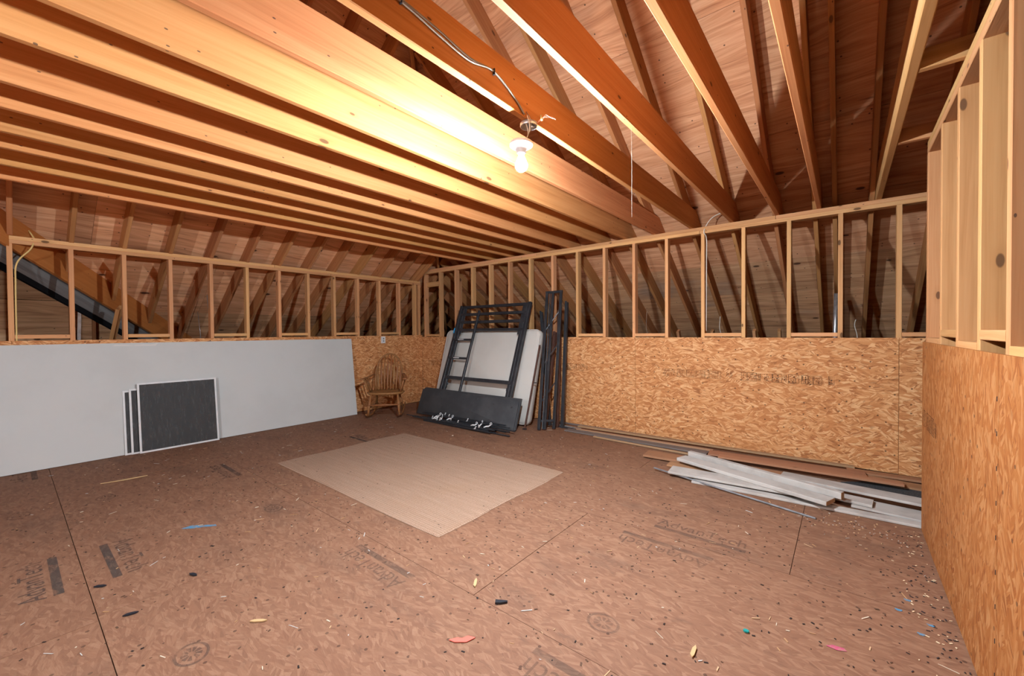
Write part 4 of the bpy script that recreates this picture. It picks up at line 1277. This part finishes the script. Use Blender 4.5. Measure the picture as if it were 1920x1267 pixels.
plank('wood_plank', (-1.10, 4.62), (0.15, 4.73), 0.15, 0.020, 0.030, 'plank', 'wide reddish plank next to the tan trim at the wall')
plank('wood_plank', (-0.98, 4.50), (0.375, 4.575), 0.10, 0.018, 0.045, 'plank', 'long reddish plank ending on the dark felt')
plank('wood_plank', (0.02, 4.84), (0.85, 4.90), 0.11, 0.018, 0.020, 'plank', 'brown plank tucked into the corner by the partition')
plank('wood_plank', (0.12, 4.70), (0.90, 4.66), 0.16, 0.016, 0.012, 'plank', 'brown plank running behind the partition end')
plank('white_board', (-1.19, 4.255), (-0.008, 3.848), 0.052, 0.050, 0.090, 'whiteboard', 'narrow white painted timber on top of the pile with a sawn end', endmat='cutend')
plank('white_board', (-1.235, 4.14), (-0.075, 3.728), 0.140, 0.030, 0.066, 'whiteboard', 'wide white painted board on top of the pile with a sawn end', endmat='cutend')
plank('white_board', (-1.235, 3.815), (-0.20, 3.90), 0.190, 0.020, 0.040, 'whiteboard', 'white board under the pile whose left end is cut slanting')
plank('white_board', (-1.02, 3.73), (0.55, 3.80), 0.085, 0.018, 0.010, 'whiteboard', 'dirty white board lying lowest and nearest the room')
plank('white_board', (-0.42, 4.215), (0.75, 4.12), 0.155, 0.020, 0.055, 'whiteboard', 'long white board running right behind the partition')
plank('white_board', (-0.60, 4.05), (0.165, 3.975), 0.140, 0.020, 0.032, 'whiteboard', 'white board between the sawn timbers and the partition', endmat='cutend')
plank('white_board', (0.05, 3.99), (0.80, 3.93), 0.21, 0.016, 0.012, 'whiteboard', 'broad white board lying flat at the partition end')
plank('metal_rod', (-1.385, 3.81), (-0.15, 3.499), 0.016, 0.012, 0.027, 'dullsteel', 'slim metal rod lying in front of the board pile', 'rod', None, z1=0.007)
ft = prism('felt_mat', [(-0.05, 4.36), (0.80, 4.28), (0.85, 4.63), (0.15, 4.62), (-0.02, 4.48)], Matrix.Translation((0, 0, 0.002)), 0.005, 'felt')
tag(ft, 'dark grey felt sheet under the planks by the partition', 'mat')

# ------------------------------------------------------------------ litter on the floor
def flake(name, x, y, pts, mat, label, cat, z=0.003, th=0.0025, rot=0.0, bend=0.012):
    n = len(pts)
    v = [(px, py, bend * (px * 14) ** 2 * 0.05) for px, py in pts] + [(px, py, bend * (px * 14) ** 2 * 0.05 + th) for px, py in pts]
    f = [tuple(reversed(range(n))), tuple(range(n, 2 * n))] + [(i, (i + 1) % n, (i + 1) % n + n, i + n) for i in range(n)]
    o = obj(name, mesh_py(name, v, f), mat, None, Matrix.Translation((x, y, z)) @ Matrix.Rotation(rot, 4, 'Z'))
    return tag(o, label, cat)
chip = [(-0.05, -0.006), (-0.02, -0.011), (0.03, -0.009), (0.052, 0.0), (0.02, 0.009), (-0.03, 0.008)]
flake('paper_scrap', -1.263, 1.203, [(-0.055, 0.0), (-0.02, 0.012), (0.0, 0.006), (0.025, 0.018), (0.058, 0.004), (0.02, -0.018), (-0.03, -0.014)], 'red', 'red torn paper scrap on the subfloor near the camera', 'scrap', rot=0.75, bend=0.03)
flake('plastic_scrap', -1.288, 1.491, [(-0.03, -0.012), (-0.005, -0.014), (0.03, -0.006), (0.03, 0.002), (-0.006, 0.008), (-0.028, 0.012)], 'black', 'black plastic scrap on the subfloor near a joint crossing', 'scrap', rot=0.7, th=0.008)
for (x, y, r_, lb) in ((-2.073, 0.706, 0.72, 'orange wood sliver on the subfloor left of the red scrap'), (-1.493, 1.522, 2.2, 'small orange wood sliver at a floor joint'), (-0.475, 1.743, 1.6, 'short wood chip near the right wall foot')):
    flake('wood_sliver', x, y, [(px * 0.75, py * 0.8) for px, py in chip], 'woodchip', lb, 'wood chip', rot=r_, th=0.005)
for (x, y, r_, lb) in ((-2.599, 0.349, 1.2, 'black torn scrap by the left floor joint'), (-2.754, 0.625, 0.3, 'black curled scrap near the floor joint middle left'), (-3.012, 0.291, 0.8, 'small black scrap below the grey lettering')):
    flake('plastic_scrap', x, y, [(px * 0.55, py * 0.9) for px, py in chip], 'black', lb, 'scrap', rot=r_, th=0.005)
flake('plastic_bit', -0.328, 2.003, [(0.012 * cos(a), 0.01 * sin(a)) for a in [i * 0.9 for i in range(7)]], 'teal', 'teal plastic bit on the subfloor right of centre', 'scrap', th=0.006)
flake('chalk_mark', -3.424, 0.809, [(-0.10, -0.012), (-0.02, -0.024), (0.03, -0.016), (0.12, -0.02), (0.10, 0.008), (0.0, 0.016), (-0.05, 0.03), (-0.07, 0.012)], 'blue', 'light blue chalk smear on the subfloor at the left', 'chalk mark', z=0.0012, th=0.0006, rot=0.9, bend=0)
flake('chalk_mark', -0.023, 2.13, [(-0.035, 0.0), (-0.01, 0.014), (0.03, 0.008), (0.034, -0.008), (0.0, -0.014)], 'magenta', 'small magenta chalk smear on the subfloor at the right', 'chalk mark', z=0.0012, th=0.0006, rot=0.3, bend=0)
for (x, y, lb) in ((0.24, 2.72, 'tiny blue chalk fleck by the right wall, farthest from the camera'), (0.20, 2.60, 'tiny blue chalk fleck farthest left of those by the right wall'), (0.30, 2.55, 'tiny blue chalk fleck closest to the right wall'), (0.26, 2.45, 'tiny blue chalk fleck by the right wall, nearest the camera')):
    flake('chalk_mark', x, y, [(0.013 * cos(a) * (1 + 0.5 * sin(3 * a)), 0.012 * sin(a) * (1 + 0.4 * cos(2 * a))) for a in [i * 0.785 for i in range(8)]], 'blue', lb, 'chalk mark', z=0.0012, th=0.0006, bend=0)['group'] = 'blue flecks by the right wall'
flake('splinter', -5.047, 0.663, [(-0.16, -0.004), (0.0, -0.012), (0.15, -0.003), (0.02, 0.012), (-0.05, 0.006)], 'woodchip', 'pale splinter in front of the window screens', 'wood chip', rot=1.4, th=0.006)['label']

def litter():
    r = random.Random(21)
    v, f, cols = [], [], []
    def bit(x, y, l, w, h, a, c, z0=0.0012):
        n = len(v)
        ca, sa = cos(a), sin(a)
        for zz in (z0, z0 + h):
            for (px, py) in ((-l, -w * 0.5), (l * r.uniform(0.6, 1), -w), (l, w * 0.6), (-l * r.uniform(0.5, 1), w)):
                v.append((x + px * ca - py * sa, y + px * sa + py * ca, zz))
        f.extend([(n, n + 3, n + 2, n + 1), (n + 4, n + 5, n + 6, n + 7), (n, n + 1, n + 5, n + 4), (n + 1, n + 2, n + 6, n + 5), (n + 2, n + 3, n + 7, n + 6), (n + 3, n, n + 4, n + 7)])
        cols.extend([c] * 6)
    def on_floor():
        while True:
            x, y = r.uniform(-6.0, 0.36), r.uniform(0.0, 4.9)
            if y < 0.9 and r.random() < 0.4: continue
            if -4.5 < x < -1.98 and 1.68 < y < 3.28: continue
            if x > -1.7 and y > 3.5: continue
            if x < -3.2 and y > 3.75: continue
            return x, y
    for k in range(1500):
        x, y = on_floor()
        c = r.choice([(0.03, 0.022, 0.02)] * 5 + [(0.10, 0.055, 0.035)] * 3)
        s = r.uniform(0.0013, 0.0042)
        if r.random() < 0.06: s *= 1.8
        bit(x, y, s * r.uniform(1, 2.2), s, r.uniform(0.0008, 0.0025), r.uniform(0, 6.28), c)
    for k in range(420):
        x, y = on_floor()
        c = r.choice([(0.50, 0.32, 0.18), (0.58, 0.48, 0.36), (0.48, 0.45, 0.41), (0.42, 0.24, 0.12)])
        l = r.uniform(0.003, 0.016)
        if r.random() < 0.12: l = r.uniform(0.018, 0.032)
        bit(x, y, l, r.uniform(0.0012, 0.003), r.uniform(0.001, 0.003), r.uniform(0, 6.28), c)
    # sweepings by the board pile and along the right wall
    for k in range(150):
        x, y = r.gauss(0.1, 0.28), r.gauss(3.55, 0.10)
        if x > 0.36: continue
        bit(x, y, r.uniform(0.0015, 0.006), r.uniform(0.001, 0.003), 0.002, r.uniform(0, 6.28), r.choice([(0.5, 0.47, 0.42), (0.05, 0.035, 0.03), (0.7, 0.48, 0.26)]))
    for k in range(320):
        y = r.uniform(0.8, 3.6); x = 0.375 - abs(r.gauss(0, 0.09))
        bit(x, y, r.uniform(0.002, 0.008), r.uniform(0.0015, 0.004), 0.002, r.uniform(0, 6.28), r.choice([(0.04, 0.03, 0.03)] * 3 + [(0.72, 0.56, 0.36)]))
    for k in range(60):
        x, y = r.uniform(-4.4, -2.05), r.uniform(1.75, 3.2)
        bit(x, y, r.uniform(0.002, 0.008), 0.0015, 0.002, r.uniform(0, 6.28), (0.05, 0.03, 0.02), z0=0.0125)
    me = mesh_py('floor_litter', v, f)
    ca = me.color_attributes.new('col', 'FLOAT_COLOR', 'CORNER')
    for p in me.polygons:
        c = cols[p.index]
        for li in p.loop_indices:
            ca.data[li].color = (c[0], c[1], c[2], 1)
    o = obj('floor_litter', me, 'litter')
    tag(o, 'fine wood chips, dust and splinters strewn over the subfloor', 'debris', kind='stuff')
litter()
